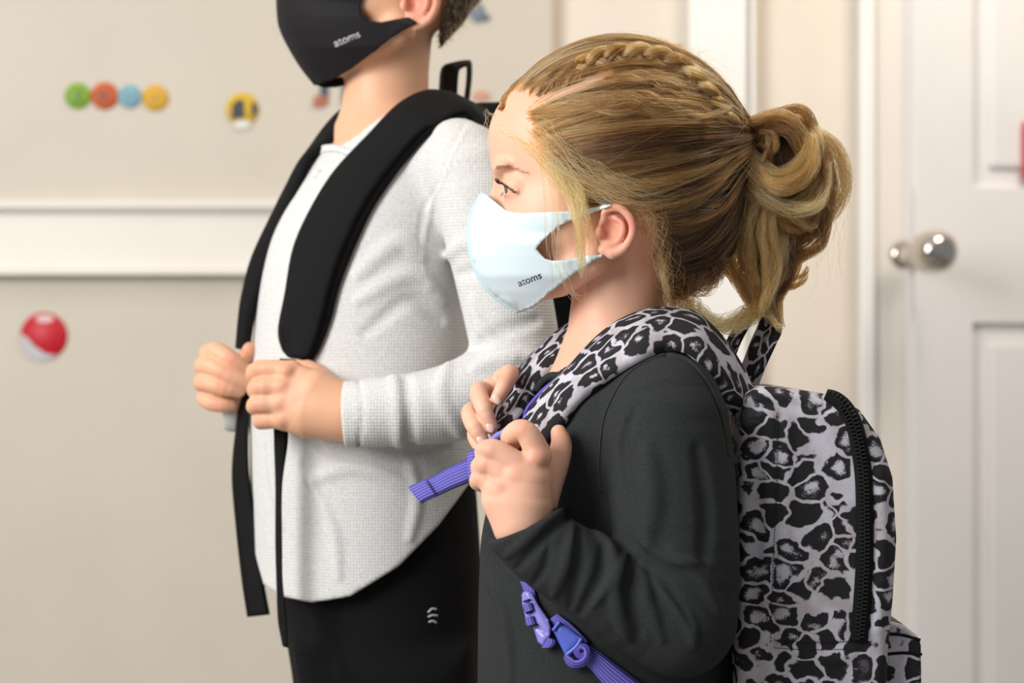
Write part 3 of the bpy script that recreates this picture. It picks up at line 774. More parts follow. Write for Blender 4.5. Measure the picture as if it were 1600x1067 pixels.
BH.chain([(530, 645, D, 38), (480, 648, D-2, 30), (442, 630, D-6, 19)], 14)
BH.chain([(525, 650, D, 34), (480, 655, D+2, 26), (446, 655, D, 18)], 14)
for pts in ([(455, 580, D+2, 17), (404, 577, D+6, 14), (398, 590, D+34, 12.5), (418, 592, D+52, 11)],
            [(443, 604, D-6, 17), (405, 605, D-4, 14.5), (400, 612, D+28, 12.5), (420, 613, D+50, 11)],
            [(441, 630, D-6, 17), (403, 631, D-3, 14), (399, 637, D+28, 12.5), (420, 638, D+50, 11)],
            [(445, 655, D, 16), (411, 656, D+6, 13), (408, 660, D+34, 11.5), (424, 660, D+52, 10)]):
    BH.chain(pts, 5, sub=10)
BH.chain([(515, 605, D+30, 20), (485, 580, D+50, 17), (455, 574, D+58, 14), (436, 580, D+58, 11)], 9, sub=9)
for x, y in ((447, 579), (440, 604), (438, 630), (441, 655)): BH.ell((x, y, D-14), (9, 8, 8), 10)
BG = SDF(BF)                     # far hand
BG.chain([(420, 628, 40, 26), (385, 622, 10, 27), (350, 600, -2, 26), (335, 570, -2, 20)], 12); BG.chain([(385, 630, 15, 22), (340, 620, -5, 22)], 12)
for pts in ([(326, 552, -18, 15), (340, 550, -34, 15.5), (362, 563, -44, 14), (383, 579, -36, 11.5)],
            [(318, 572, -18, 15), (330, 572, -40, 15.5), (358, 587, -50, 14), (385, 600, -42, 12)],
            [(316, 598, -16, 14.5), (326, 598, -38, 15), (350, 606, -48, 13.5), (372, 610, -40, 11.5)],
            [(320, 622, -12, 13.5), (330, 628, -32, 14), (346, 632, -38, 12.5), (358, 632, -32, 11)]):
    BG.chain(pts, 4, sub=10)
BG.chain([(365, 600, 12, 20), (372, 575, 4, 15), (386, 558, -22, 13), (389, 547, -36, 13)], 7, sub=10)
zb_ = ear_zones(BHEAD)+[(BF, x, y, dy, 13, .45) for x, y, dy in ((447, 579, D-18), (440, 604, D-20), (438, 630, D-20), (441, 655, D-16), (404, 577, D-8), (404, 604, D-14), (402, 631, D-14), (410, 656, D-6), (362, 563, -56), (350, 583, -60), (345, 603, -60), (334, 630, -50))]
zb_ += [(BF, 389, 545, -48, 16, .6), (BF, 380, 578, -44, 10, .4), (BF, 384, 600, -50, 10, .4)]
body_mesh('body', [(BB, .0021), (BT, .008), (BH, .0014), (BG, .0014)], SKINB, boy, tinter(BF, zb_))

# sweater
BS = SDF(BF)
BS.stack([(605, 178, 0, 84, 60), (618, 205, 0, 138, 86), (614, 240, 0, 164, 112), (594, 300, 0, 178, 132), (580, 370, 0, 185, 152), (574, 450, 0, 190, 164), (574, 550, 0, 194, 174),
          (575, 650, 0, 198, 178), (574, 760, 0, 200, 176), (574, 860, 0, 200, 172), (574, 1000, 0, 200, 170)], YB, 10, cap=14)
BS.chain([(700, 235, -120, 56), (735, 268, -168, 68), (762, 350, -188, 72), (785, 440, -198, 72), (803, 530, -205, 70), (806, 580, -212, 66)], 28, sub=14)
BS.chain([(806, 582, -214, 66), (735, 620, -228, 64), (670, 636, -240, 58), (600, 643, -242, 55), (548, 647, -234, 52), (520, 648, -230, 51)], 16, sub=12)
BS.chain([(560, 250, 110, 40), (516, 300, 150, 48), (490, 420, 190, 50), (495, 570, 190, 50)], 28, sub=8)
BS.chain([(490, 572, 190, 52), (440, 620, 100, 44), (395, 640, 40, 36), (365, 645, 22, 30)], 14, sub=8)
# folds
for pts, r, md in (([(735, 190), (712, 235), (690, 290), (672, 330), (660, 400), (668, 450)], 3.5, 'u'),
                   ([(727, 192), (704, 235), (682, 290), (662, 330), (650, 400)], 3.0, 's'),
                   ([(655, 400), (620, 380), (560, 430)], 14, 'u'), ([(690, 470), (640, 430), (560, 470)], 12, 'u'), ([(690, 500), (640, 470), (570, 520)], 9, 's'),
                   ([(740, 470), (760, 520), (800, 560)], 12, 'u'), ([(736, 545), (780, 520), (840, 500)], 10, 's'), ([(745, 575), (790, 560), (840, 560)], 12, 'u'),
                   ([(700, 400), (730, 380), (790, 390)], 9, 'u'), ([(715, 430), (760, 420), (820, 440)], 8, 's'),
                   ([(615, 588), (622, 640), (624, 697)], 6, 'u'), ([(635, 590), (640, 640), (642, 700)], 6, 's'), ([(560, 590), (566, 640), (560, 700)], 4, 's'),
                   ([(700, 570), (690, 620), (720, 680)], 9, 'u'), ([(480, 750), (560, 730), (640, 760)], 10, 'u'), ([(470, 720), (520, 820), (530, 900)], 6, 'u'), ([(640, 720), (650, 780), (640, 840)], 6, 'u'),
                   ([(500, 700), (600, 715), (700, 700)], 10, 's'), ([(430, 600), (425, 700), (440, 820)], 8, 'u')):
    ridge(BS, pts, r, .35, 12 if r > 5 else 4, md)
BS.prism([(300, 500), (532, 594), (538, 705), (300, 800)], -330, -190, 2, 2, 's')            # cuff end, near
BS.chain([(520, 643, -232, 45), (556, 645, -234, 43)], 3, 's')
BS.prism([(250, 500), (352, 600), (345, 720), (250, 720)], -100, 120, 2, 2, 's')
BS.prism([(300, 880), (397, 845), (421, 903), (455, 916), (503, 920), (562, 908), (633, 864), (691, 806), (735, 748), (790, 690), (1000, 560), (1000, 1200), (300, 1200)], -400, 400, 1, 3, 's')
BS.chain([(615, 110, 0, 78), (585, 195, -8, 78), (572, 205, -10, 76)], 6, 's')
shirtB = sdf_obj('sweater', BS, .0026, OAT, boy); shirtB['label'] = 'pale oatmeal waffle-knit sweater'
# collar placket and cuff seams
col = [(487, 240), (492, 232), (505, 227), (521, 225), (545, 232)]
Yc = fillnan(trace(BS, [c[0] for c in col], [c[1]+8 for c in col], 1.5, 2.2, fr=BF))
ca = [(484, 246), (489, 235), (500, 228), (521, 225), (548, 232), (575, 226)]; Yc = fillnan(trace(BS, [c[0] for c in ca], [c[1]+14 for c in ca], 1.5, 2.2, fr=BF))
ribbon('collar', P([c[0] for c in ca], [c[1] for c in ca], Yc+.004), P([c[0]+3 for c in ca], [c[1]+13 for c in ca], Yc-.002), .003, OAT, shirtB, n=30, m=7)
lathe('button', [(.0001, 0), (.0045, 0), (.005, .001), (.004, .002), (.0001, .0015)], M('shell_button', (.75, .72, .68), .3), shirtB, 20,
      Matrix.Translation(Vector(tuple(P(497, 272, float(trace(BS, np.array([497.]), np.array([272.]), 1.5, 2.2, fr=BF)[0])-.001)))) @ Matrix.Rotation(math.pi/2, 4, 'X'))

# trousers and shoes
BTR = SDF(BF)
BTR.stack([(590, 700, 0, 170, 138), (592, 800, 0, 172, 146), (595, 900, 0, 174, 150), (600, 1000, 0, 172, 142), (605, 1100, 0, 165, 130), (605, 1160, 0, 150, 110)], YB, 10, cap=30)
BTR.chain([(648, 1080, -85, 88), (640, 1500, -90, 60), (640, 1960, -92, 48)], 30, sub=5); BTR.chain([(560, 1080, 60, 88), (560, 1500, 80, 60), (565, 1960, 85, 48)], 30, sub=5); BTR.prism([(470, 1000), (730, 1000), (720, 1200), (640, 1230), (500, 1200)], -150, 120, 40, 40)
ridge(BTR, [(470, 930), (520, 1000), (540, 1100)], 6, .4, 10)
trB = sdf_obj('trousers', BTR, .005, BLACKC, boy); trB['label'] = 'black trousers with a small white mark'
def stroke(pts, w, th=.0008, mat=INKW, parent=None, F=BTR, fr=BF, name='printed_mark'):
    q = crv(np.array(pts, float), 8); n = np.gradient(q, axis=0); n = np.stack([-n[:, 1], n[:, 0]], 1); n /= np.linalg.norm(n, axis=1)[:, None]
    a = q+n*w/2; b = q-n*w/2
    Ya = fillnan(trace(F, a[:, 0], a[:, 1], 1.2, 2.3, fr=fr)); Yb = fillnan(trace(F, b[:, 0], b[:, 1], 1.2, 2.3, fr=fr))
    return ribbon(name, P(a[:, 0], a[:, 1], Ya-.0006), P(b[:, 0], b[:, 1], Yb-.0006), th, mat, parent, n=8, m=3)
for s in ([(669, 957), (675, 951), (682, 952)], [(669, 964), (676, 961), (684, 962)], [(670, 972), (676, 970), (682, 973)]): stroke(s, 2.6, parent=trB)
for x, d in ((640, -92), (565, 85)):
    Sh = SDF(BF); Sh.ell((x-45, 2012, d), (95, 30, 42), 10); Sh.ell((x, 1985, d), (48, 48, 42), 20); Sh.halfspace((x, 2037, d), (0, 0, 1), 3, 'i'); Sh.ops[-1] = (Sh.ops[-1][0], 1e-4, (lambda c: (lambda Xp: c-Xp[:, 2]))(0.001), Sh.ops[-1][3], Sh.ops[-1][4])
    sdf_obj('shoe', Sh, .006, M('dark_shoe', (.03, .03, .035), .5), boy)

# face: mask, eyes, brow, hair
face_mask(BHEAD, BB, boy, MASKB, MASKBE, INKW, 'atoms', 'black cloth face mask', (845, 418), 22, 44,
          [(757, 285), (742, 310), (737, 340), (737, 370), (741, 400), (756, 432), (775, 463), (797, 491)],
          [(822, 483), (850, 467), (886, 440), (914, 418), (940, 402), (958, 392)], [(945, 384), (925, 386), (900, 391), (880, 389), (868, 380), (866, 365), (872, 350), (890, 338), (922, 330)], [(962, 318), (922, 321), (872, 325), (830, 325), (795, 318), (775, 300)])
for s in (-1, 1):
    c = BHEAD.p(813, 293, s*61); bm = bmesh.new(); bmesh.ops.create_uvsphere(bm, u_segments=32, v_segments=20, radius=BHEAD.r(24.5)); me = bpy.data.meshes.new('eye'); bm.to_mesh(me); bm.free()
    for p_ in me.polygons: p_.use_smooth = True
    o = link('eye', me, EYEM, None); o.location = tuple(c); bpy.context.view_layer.update(); o.parent = boy; o.matrix_parent_inverse = boy.matrix_world.inverted()
HB = SDF(BHEAD)
HB.ell((940, 236, 0), (174, 160, 152), 8); HB.ell((962, 312, 0), (88, 108, 122), 30); HB.chain([(968, 372, 0, 62), (955, 410, 0, 48)], 20)
HB.prism([(600, 165), (770, 165), (800, 180), (835, 200), (850, 240), (880, 250), (890, 300), (925, 318), (940, 310), (965, 305), (1000, 325), (1008, 360), (995, 400), (992, 440), (1008, 470), (1030, 500), (1030, 700), (600, 700)], -260, 260, 1, 5, 's')
HB.prism([(900, 485), (1040, 480), (1060, 460), (1200, 440), (1200, 700), (900, 700)], -260, 260, 1, 8, 's')
v, f = nets(HB, .003); hb = link('hair', mesh_np('hair', v, f), CAPM, boy); hb['label'] = 'short light brown hair'
C = BHEAD.p(955, 245, 0); idx = rng.integers(0, len(v), 13000); r0 = v[idx]; nr = r0-C; nr /= np.linalg.norm(nr, axis=1)[:, None]
dn = np.array([.25, 0, -1.0]); tg = dn-nr*(nr@dn)[:, None]; tg += rng.normal(0, .25, tg.shape); tg /= np.linalg.norm(tg, axis=1)[:, None]+1e-9
Ln = rng.uniform(.004, .010, len(r0)); tt = np.linspace(0, 1, 6)
Pp = r0[:, None]-nr[:, None]*.001+tg[:, None]*(Ln[:, None]*tt)[..., None]+nr[:, None]*(Ln[:, None]*.2*np.sin(tt*2))[..., None]
strands('short_hair', Pp, .00016, np.clip(rng.normal(.5, .2, len(r0)), 0, 1), HAIRB, hb)
# ================================================================ THE GIRL
girl = empty('person', tuple(GF.p(955, 2284, 0)*np.array([1, 1, 0])), 'child with tied back blonde hair, pale blue mask and dark shirt in front', 'person')
YG = .35
GB = SDF(GF)
head_ops(GB, GF)
GB.chain([(985, 380, 0, 76), (966, 480, 0, 74), (958, 590, 0, 80)], 18, sub=6)
GB.stack([(955, 535, 0, 100, 66), (945, 575, 0, 165, 90), (935, 620, 0, 172, 112), (935, 700, 0, 165, 120)], YG, 30)
for sg in (-1, 1): GB.chain([(985, 430, sg*58, 9), (925, 520, sg*40, 9), (880, 580, sg*14, 7)], 16)
GT = SDF(GF)
GT.stack([(945, 650, 0, 150, 100), (950, 900, 0, 140, 120), (955, 1150, 0, 150, 120)], YG, 10)
GT.chain([(1040, 650, -150, 50), (1064, 960, -210, 40), (850, 850, -238, 34), (825, 830, -238, 34)], 10); GT.chain([(880, 650, 160, 50), (890, 900, 180, 38), (800, 720, 20, 26)], 10)
GT.chain([(975, 1150, -75, 75), (975, 1720, -75, 48), (985, 2220, -75, 34)], 10); GT.chain([(930, 1150, 75, 75), (930, 1720, 75, 48), (940, 2220, 75, 34)], 10)
GH = SDF(GF); D = -236
GH.chain([(850, 868, D, 44), (818, 825, D, 43), (820, 790, D, 44), (825, 750, D-2, 36), (834, 722, D, 24)], 14)
GH.chain([(815, 815, D, 40), (805, 785, D, 38), (815, 745, D-6, 26)], 12)
GH.chain([(812, 810, D, 36), (790, 780, D, 34), (796, 758, D-6, 24)], 12)
GH.chain([(805, 815, D, 34), (778, 780, D, 24), (777, 766, D-2, 22)], 12)
for pts in ([(842, 712, D-2, 21), (826, 680, D-6, 18.5), (812, 672, D-4, 17), (798, 682, D+12, 16), (800, 692, D+36, 13.5)],
            [(816, 733, D-10, 22), (782, 708, D-8, 18.5), (764, 703, D-4, 17.5), (757, 708, D+20, 15), (778, 712, D+44, 13)],
            [(799, 751, D-10, 21), (770, 728, D-5, 17.5), (755, 727, D, 17), (751, 732, D+22, 14.5), (772, 736, D+44, 12.5)],
            [(781, 768, D-6, 20), (758, 750, D, 16), (750, 748, D+5, 15.5), (748, 754, D+24, 13.5), (766, 760, D+44, 11.5)]):
    GH.chain(pts, 4, sub=14)
GH.chain([(838, 800, D+26, 30), (856, 755, D+36, 24), (872, 718, D+44, 19), (877, 694, D+50, 16.5), (873, 676, D+56, 12.5)], 9, sub=14)
GH.ell((838, 716, D-18), (12, 10, 9), 12); GH.ell((806, 740, D-22), (11, 9, 8), 12); GH.ell((781, 762, D-18), (10, 8, 8), 12)
GK = SDF(GF); E = -40           # far hand
GK.chain([(825, 720, 30, 28), (800, 680, 20, 30), (775, 640, 8, 28), (770, 610, 0, 22)], 12)
for pts in ([(785, 590, 0, 15), (797, 583, -45, 14), (790, 598, -80, 13), (777, 622, -88, 10.5)],
            [(758, 612, -5, 15), (748, 612, -50, 14.5), (755, 636, -92, 13.5), (768, 667, -98, 10.5)],
            [(745, 640, -5, 15), (735, 645, -50, 14.5), (740, 664, -92, 13.5), (754, 688, -100, 10.5)],
            [(750, 670, 0, 14), (742, 680, -30, 12.5), (752, 700, -60, 11), (765, 712, -62, 9)]):
    GK.chain(pts, 4, sub=12)
GK.chain([(800, 660, -5, 18), (815, 640, -30, 14), (812, 630, -50, 11)], 7)
zg = ear_zones(GF)+[(838, 712, D-26, 20, .5), (806, 738, D-28, 18, .45), (779, 760, D-24, 16, .45), (812, 668, D-18, 16, .4), (762, 700, D-18, 15, .4), (753, 726, D-14, 14, .35), (748, 748, D-8, 13, .35),
                   (876, 680, D+48, 18, .4), (777, 622, -96, 13, .35), (768, 665, -104, 13, .35), (754, 687, -104, 13, .35), (790, 594, -88, 13, .3)]
body_mesh('body', [(GB, .0013), (GT, .008), (GH, .0012), (GK, .0012)], SKIN, girl, tinter(GF, zg))
for x, y, dy, rt in ((776, 624, -96, 60), (766, 668, -106, 62), (752, 689, -108, 55)):
    NF = SDF(GF); NF.ell((x, y, dy), (6.0, 9, 3.2), 0, rot=90-rt+0); v, f = nets(NF, .0006); link('fingernail', mesh_np('fingernail', v, f), NAIL, girl)

# ---- shirt
GS = SDF(GF)
TORSO = [(955, 522, 0, 84, 62), (955, 556, 0, 150, 88), (948, 600, 0, 186, 115), (942, 660, 0, 188, 148), (944, 740, 0, 178, 172), (948, 840, 0, 172, 200), (950, 950, 0, 175, 206), (952, 1070, 0, 185, 208), (955, 1240, 0, 200, 215)]
GS.stack(TORSO, YG, 10, cap=14)
TS = SDF(GF); TS.stack(TORSO, YG, 10, cap=14)                       # the trunk alone, to lay webbing on
GS.chain([(1010, 600, -105, 60), (1040, 640, -162, 90), (1046, 720, -176, 100), (1054, 820, -195, 99), (1064, 900, -206, 92), (1062, 968, -212, 86)], 20, sub=16)
GS.chain([(1062, 968, -212, 86), (1000, 945, -222, 77), (930, 905, -232, 68), (862, 864, -238, 62), (818, 826, -238, 59)], 14, sub=12)
GS.chain([(900, 600, 110, 55), (870, 650, 160, 70), (885, 800, 180, 66), (895, 890, 185, 60)], 25, sub=6); GS.chain([(895, 892, 185, 60), (850, 800, 110, 48), (815, 735, 50, 38)], 14)
for pts, r, md, k in (([(931, 831), (952, 856), (958, 896), (925, 945)], 10, 'u', 12), ([(977, 867), (962, 915), (972, 971), (985, 1000)], 10, 'u', 12),
                      ([(1022, 890), (1045, 929), (1077, 974), (1085, 1010)], 9, 'u', 12), ([(898, 822), (884, 880), (866, 929)], 9, 'u', 12), ([(905, 822), (905, 880), (890, 950)], 7, 's', 12),
                      ([(882, 794), (850, 818), (817, 848), (790, 870)], 7, 'u', 10), ([(890, 806), (860, 832), (828, 866), (806, 890)], 6, 's', 9),
                      ([(944, 850), (938, 900), (905, 960)], 8, 's', 12), ([(985, 880), (985, 930), (1000, 990)], 8, 's', 12), ([(1003, 880), (1010, 930), (1035, 1000)], 8, 'u', 12),
                      ([(985, 872), (1010, 884), (1035, 905), (1066, 945), (1082, 980)], 7, 's', 8), ([(1050, 860), (1095, 900), (1125, 960)], 9, 'u', 14), ([(1000, 840), (1040, 870), (1090, 880)], 7, 'u', 12),
                      ([(1012, 700), (1020, 780), (1012, 850)], 14, 'u', 20), ([(990, 640), (972, 700), (985, 780)], 8, 's', 12), ([(1090, 700), (1105, 800), (1100, 880)], 10, 's', 18),
                      ([(860, 850), (850, 890), (832, 915)], 6, 's', 9), ([(760, 900), (790, 960), (800, 1060)], 7, 'u', 14),
                      ([(1040, 556), (1005, 568), (975, 592), (952, 632), (942, 665), (940, 726), (946, 780)], 3.2, 's', 3), ([(1042, 556), (1075, 566), (1105, 600), (1128, 653), (1140, 715)], 3.2, 's', 3), ([(1040, 530), (1041, 556)], 2.5, 's', 3)):
    ridge(GS, pts, r*(1.2 if r > 4 else 1), .7 if r > 4 else .65, k*.75 if r > 4 else k, md, endr=.25 if r > 4 else .9)
GS.prism([(700, 872), (764, 846), (820, 822), (876, 792), (905, 740), (700, 640)], -330, -170, 2, 4, 's')
GS.chain([(800, 790, -238, 52), (838, 846, -238, 48)], 4, 's')
GS.chain([(968, 440, 0, 84), (945, 530, 0, 84), (922, 560, -8, 78)], 5, 's')
shirtG = sdf_obj('shirt', GS, .0019, CHAR, girl); shirtG['label'] = 'charcoal long-sleeved jersey shirt'
for sp in ([(1040, 553), (1005, 566), (975, 590), (952, 630), (941, 665), (936, 726), (940, 770)], [(1040, 553), (1075, 563), (1105, 597), (1127, 650), (1138, 712)]):
    sq = crv(np.array(sp, float), 40); Ys = fillnan(trace(GS, sq[:, 0], sq[:, 1], 1.3, 1.9, fr=GF)); tube('armhole_seam', P(sq[:, 0], sq[:, 1], Ys+.0002), .0009, THREADB, shirtG, 60, 6)
cp = [(838, 612), (848, 597), (862, 588), (884, 590)]
Yc = fillnan(trace(GS, [c[0] for c in cp], [c[1]+6 for c in cp], 1.3, 1.9, fr=GF))
tube('collar', P([c[0] for c in cp], [c[1] for c in cp], Yc-.002), .0035, CHAR, shirtG, 20, 8)
# leggings, shoes (below the frame)
GL = SDF(GF); GL.stack([(955, 1180, 0, 160, 130), (955, 1260, 0, 150, 120)], YG, 10); GL.chain([(985, 1230, -80, 88), (980, 1700, -80, 58), (985, 2210, -75, 44)], 30, sub=4); GL.chain([(930, 1230, 75, 88), (930, 1700, 75, 58), (940, 2210, 75, 44)], 30, sub=4)
sdf_obj('leggings', GL, .006, BLACKC, girl)
for x, d in ((985, -75), (940, 75)):
    Sh = SDF(GF); Sh.ell((x-40, 2258, d), (88, 28, 38), 10); Sh.ell((x, 2232, d), (44, 44, 38), 20); Sh.halfspace((x, 2284, d), (0, 0, 1), 1, 'i'); Sh.ops[-1] = (Sh.ops[-1][0], 1e-4, (lambda c: (lambda Xp: c-Xp[:, 2]))(0.001), Sh.ops[-1][3], Sh.ops[-1][4])
    sdf_obj('shoe', Sh, .006, M('pale_shoe', (.5, .45, .5), .5), girl)

# ---- mask
face_mask(GF, GB, girl, MASKW, MASKE, INK, 'atoms', 'pale blue cloth face mask', (827.5, 436.5), 21, 38,
          [(757, 302), (745, 322), (737, 345), (735, 370), (739, 400), (750, 430), (768, 455), (790, 473), (812, 487)],
          [(835, 477), (852, 463), (868, 449), (884, 437), (900, 425), (915, 415), (934, 403), (941, 401)],
          [(941, 397), (935, 398), (920, 399), (897, 403), (885, 406), (872, 407), (862, 407), (852, 404), (844, 396), (838, 388), (846, 378), (857, 368), (866, 359), (877, 351), (887, 346), (897, 343), (922, 334), (948, 325)],
          [(957, 321), (948, 321), (922, 325), (897, 329), (872, 331), (841, 332), (820, 333), (803, 332), (791, 329), (776, 317)])

# ---- eyes, lashes, brow
for s in (-1, 1):
    bm = bmesh.new(); bmesh.ops.create_uvsphere(bm, u_segments=40, v_segments=24, radius=GF.r(25)); me = bpy.data.meshes.new('eye'); bm.to_mesh(me); bm.free()
    for p_ in me.polygons: p_.use_smooth = True
    o = link('eye', me, EYEM, None); o.location = tuple(GF.p(813, 293, s*61)); bpy.context.view_layer.update(); o.parent = girl; o.matrix_parent_inverse = girl.matrix_world.inverted()
    lid = crv(np.array([(786, 283, s*46), (782, 284, s*60), (792, 288, s*80), (808, 300, s*92)], float), 60)
    up = []
    for q in lid[::1]:
        for _ in range(1):
            a = rng.normal(0, 1.5, 3); L = rng.uniform(5, 9); b = q+a*.5
            up.append(GF.p(*(np.array([b, b+[-.45*L, 2, s*.2*L], b+[-.95*L, -1, s*.35*L], b+[-1.25*L, -5, s*.4*L]]).T)))
    lo_ = []
    for q in crv(np.array([(787, 300, s*48), (786, 303, s*62), (794, 305, s*80)], float), 12):
        L = rng.uniform(3, 5); lo_.append(GF.p(*(np.array([q, q+[-.5*L, 1, 0], q+[-.9*L, 3, s*.3*L], q+[-1.1*L, 5, s*.4*L]]).T)))
    strands('eyelashes', np.array(up), .00014, np.zeros(len(up)), LASH, girl); strands('lower_lashes', np.array(lo_), .00009, np.zeros(len(lo_)), LASH, girl)
    br = []
    for q in crv(np.array([(775, 264, s*22), (778, 261, s*45), (795, 262, s*74), (824, 272, s*98)], float), 60):
        b = q+rng.normal(0, 1.2, 3)*[1, 1, 0]; L = rng.uniform(5, 9)
        w_ = [b, b+[L*.5, -1.5, s*L*.3], b+[L, -1, s*L*.6]]
        br.append(w_)
    br = np.array(br); Yt = br[..., 2]
    if s < 0:
        tr = trace(GB, br[..., 0].ravel(), br[..., 1].ravel(), 1.4, 1.62, fr=GF).reshape(Yt.shape); dyt = (tr-GF.Y0)/GF.S
        br[..., 2] = np.where(np.isnan(dyt), Yt, dyt)-1.2
    else: br = br[:40]
    strands('eyebrow', GF.p(br[..., 0], br[..., 1], br[..., 2]), .00010, np.zeros(len(br)), BROW, girl)

# ================================================================ HAIR
HG = SDF(GF)
HG.ell((966, 238, 0), (191, 166, 155), 8); HG.ell((1030, 330, 0), (118, 130, 134), 30); HG.ell((1120, 240, 0), (50, 60, 70), 30)
HLINE = [(700, 190), (769, 190), (796, 202), (828, 214), (856, 244), (872, 285), (895, 318), (930, 330), (955, 330), (996, 335), (1012, 365), (1010, 400), (1024, 440), (1040, 500), (1040, 600), (700, 600)]
HC = SDF(GF); HC.ops = list(HG.ops); HC.prism(HLINE, -260, 260, 1, 6, 's')
ridge(HC, [(796, 174), (815, 168), (850, 155), (900, 137), (950, 112)], 7, .1, 4, 's', n=20, endr=.6)
v, f = nets(HC, .0022); me = mesh_np('hair', v, f)
vpx = 800+v[:, 0]*FP/v[:, 1]; vpy = 533.5-(v[:, 2]-CZ)*FP/v[:, 1]
hdist = np.min([np.hypot(vpx-np.interp(s_, np.arange(15), [q_[0] for q_ in HLINE[1:16]]), vpy-np.interp(s_, np.arange(15), [q_[1] for q_ in HLINE[1:16]])) for s_ in np.linspace(0, 10.5, 90)], 0)
pdist = np.min([np.hypot(vpx-a_, vpy-b_) for a_, b_ in crv(np.array([(765, 186), (800, 172), (850, 155), (900, 137), (950, 112)], float), 60)], 0)
fattr(me, 'tint', np.clip(np.maximum(1.15-hdist/38, 1.1-pdist/13), 0, 1)); hair = link('hair', me, SCALPM, girl); hair['label'] = 'dark blonde hair pulled back and tied'
gp_ = lambda a: GF.p(a[:, 0], a[:, 1], a[:, 2])
Cw = GF.p(955, 250, 0); tie = GF.p(1160, 214, -12)
def surfR(D_, F=HG):
    """radius of the hair volume seen from the head centre along unit directions"""
    t = np.full(len(D_), .13)
    for _ in range(14): t = t-F(Cw+D_*t[:, None])*.9
    return t
uT = tie-Cw; RT = np.linalg.norm(uT); uT /= RT
def flow(r0, m=20, sag=0.0):
    u0 = r0-Cw; u0 /= np.linalg.norm(u0, axis=1)[:, None]
    om = np.arccos(np.clip(u0@uT, -1, 1))[:, None]; t = np.linspace(0, 1, m)[None]
    a = np.sin((1-t)*om)/np.sin(om+1e-9); b = np.sin(t*om)/np.sin(om+1e-9)
    d = a[..., None]*u0[:, None]+b[..., None]*uT
    d[..., 2] -= (sag if np.isscalar(sag) else sag[:, None])*np.sin(np.pi*t)
    d /= np.linalg.norm(d, axis=2)[..., None]
    R = surfR(d.reshape(-1, 3)).reshape(d.shape[:2])
    return d, R
# roots: on the cap, more near the hair line
iv = rng.integers(0, len(v), 60000); r = v[iv]
u = r-Cw; un = u/np.linalg.norm(u, axis=1)[:, None]; on = np.linalg.norm(u, axis=1) > .9*surfR(un); r = r[on]
px = 800+r[:, 0]*FP/r[:, 1]; py = 533.5-(r[:, 2]-CZ)*FP/r[:, 1]
hx = np.interp(py, [p[1] for p in HLINE[1:12]], [p[0] for p in HLINE[1:12]])
dd = px-hx
part_y = np.interp(px, [765, 800, 850, 900, 950], [186, 172, 155, 137, 112]); nearpart = (np.abs(py-part_y) < 6) & (px < 955) & (r[:, 1] < 1.6)
keep = ((dd < 45) | (rng.random(len(r)) < .38)) & ~nearpart & (rng.random(len(r)) < np.clip((dd+60)/90, .45, 1))
r = r[keep][:17000]
NG = 420; gi = rng.integers(0, len(r), NG); gr = r[gi]
from mathutils.kdtree import KDTree
kd = KDTree(NG)
for i, q in enumerate(gr): kd.insert(q, i)
kd.balance()
own = np.array([kd.find(q)[1] for q in r])
gl = rng.uniform(-.001, .0065, NG); gs = rng.normal(0, .05, NG)
d, R = flow(r, 20, gs[own]); dg, Rg = flow(gr, 20, gs)
t = np.linspace(0, 1, 20)
Pth = Cw+d*(R+.0005)[..., None]; PG = Cw+dg*(Rg+.0005)[..., None]
wc = (.72*np.sin(np.pi*np.clip(t*.75+.03, 0, 1))**1.0)[None, :, None]
delta = PG[own]-Pth; ln = np.linalg.norm(delta, axis=2, keepdims=True); delta *= np.minimum(1, .02/(ln+1e-9))
Pth = Pth+delta*wc*rng.uniform(.6, 1, (len(r), 1, 1))
rad_dir = d
lift = (gl[own][:, None]*np.sin(np.pi*t)**.8+rng.uniform(-.0004, .0022, (len(r), 1))*np.sin(np.pi*t*.95))[..., None]
Pth = Pth+rad_dir*lift
ph = rng.uniform(0, 6.28, (len(r), 3)); fq = rng.uniform(.8, 2.5, (len(r), 1))
for a in range(3): Pth[..., a] += .0008*np.sin(ph[:, a:a+1]+fq*6.28*t)
part = crv(np.array([(770, 184), (800, 172), (850, 155), (900, 137), (945, 114)], float), 40)
qx = 800+Pth[..., 0]*FP/Pth[..., 1]; qy = 533.5-(Pth[..., 2]-CZ)*FP/Pth[..., 1]
dmin = np.full(qx.shape, 99.)
for a_, b_ in part: dmin = np.minimum(dmin, np.hypot(qx-a_, qy-b_))
dmin = np.where(Pth[..., 1] < 1.6, dmin, 99).min(1); hit = (dmin < 5.5) & (rng.random(len(r)) < .96)
Pth = Pth[~hit]; r = r[~hit]; own = own[~hit]
tone_g = np.clip(rng.normal(.40, .25, NG)+.10*np.sin(gr[:, 2]*260), .02, 1)
rpx = 800+r[:, 0]*FP/r[:, 1]; rpy = 533.5-(r[:, 2]-CZ)*FP/r[:, 1]
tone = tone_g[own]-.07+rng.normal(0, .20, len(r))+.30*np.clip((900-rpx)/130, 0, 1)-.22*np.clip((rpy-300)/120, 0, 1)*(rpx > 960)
strands('hair_strands', Pth, rng.uniform(.00012, .0002, len(r)), np.clip(tone, 0, 1), HAIR, hair, .7)
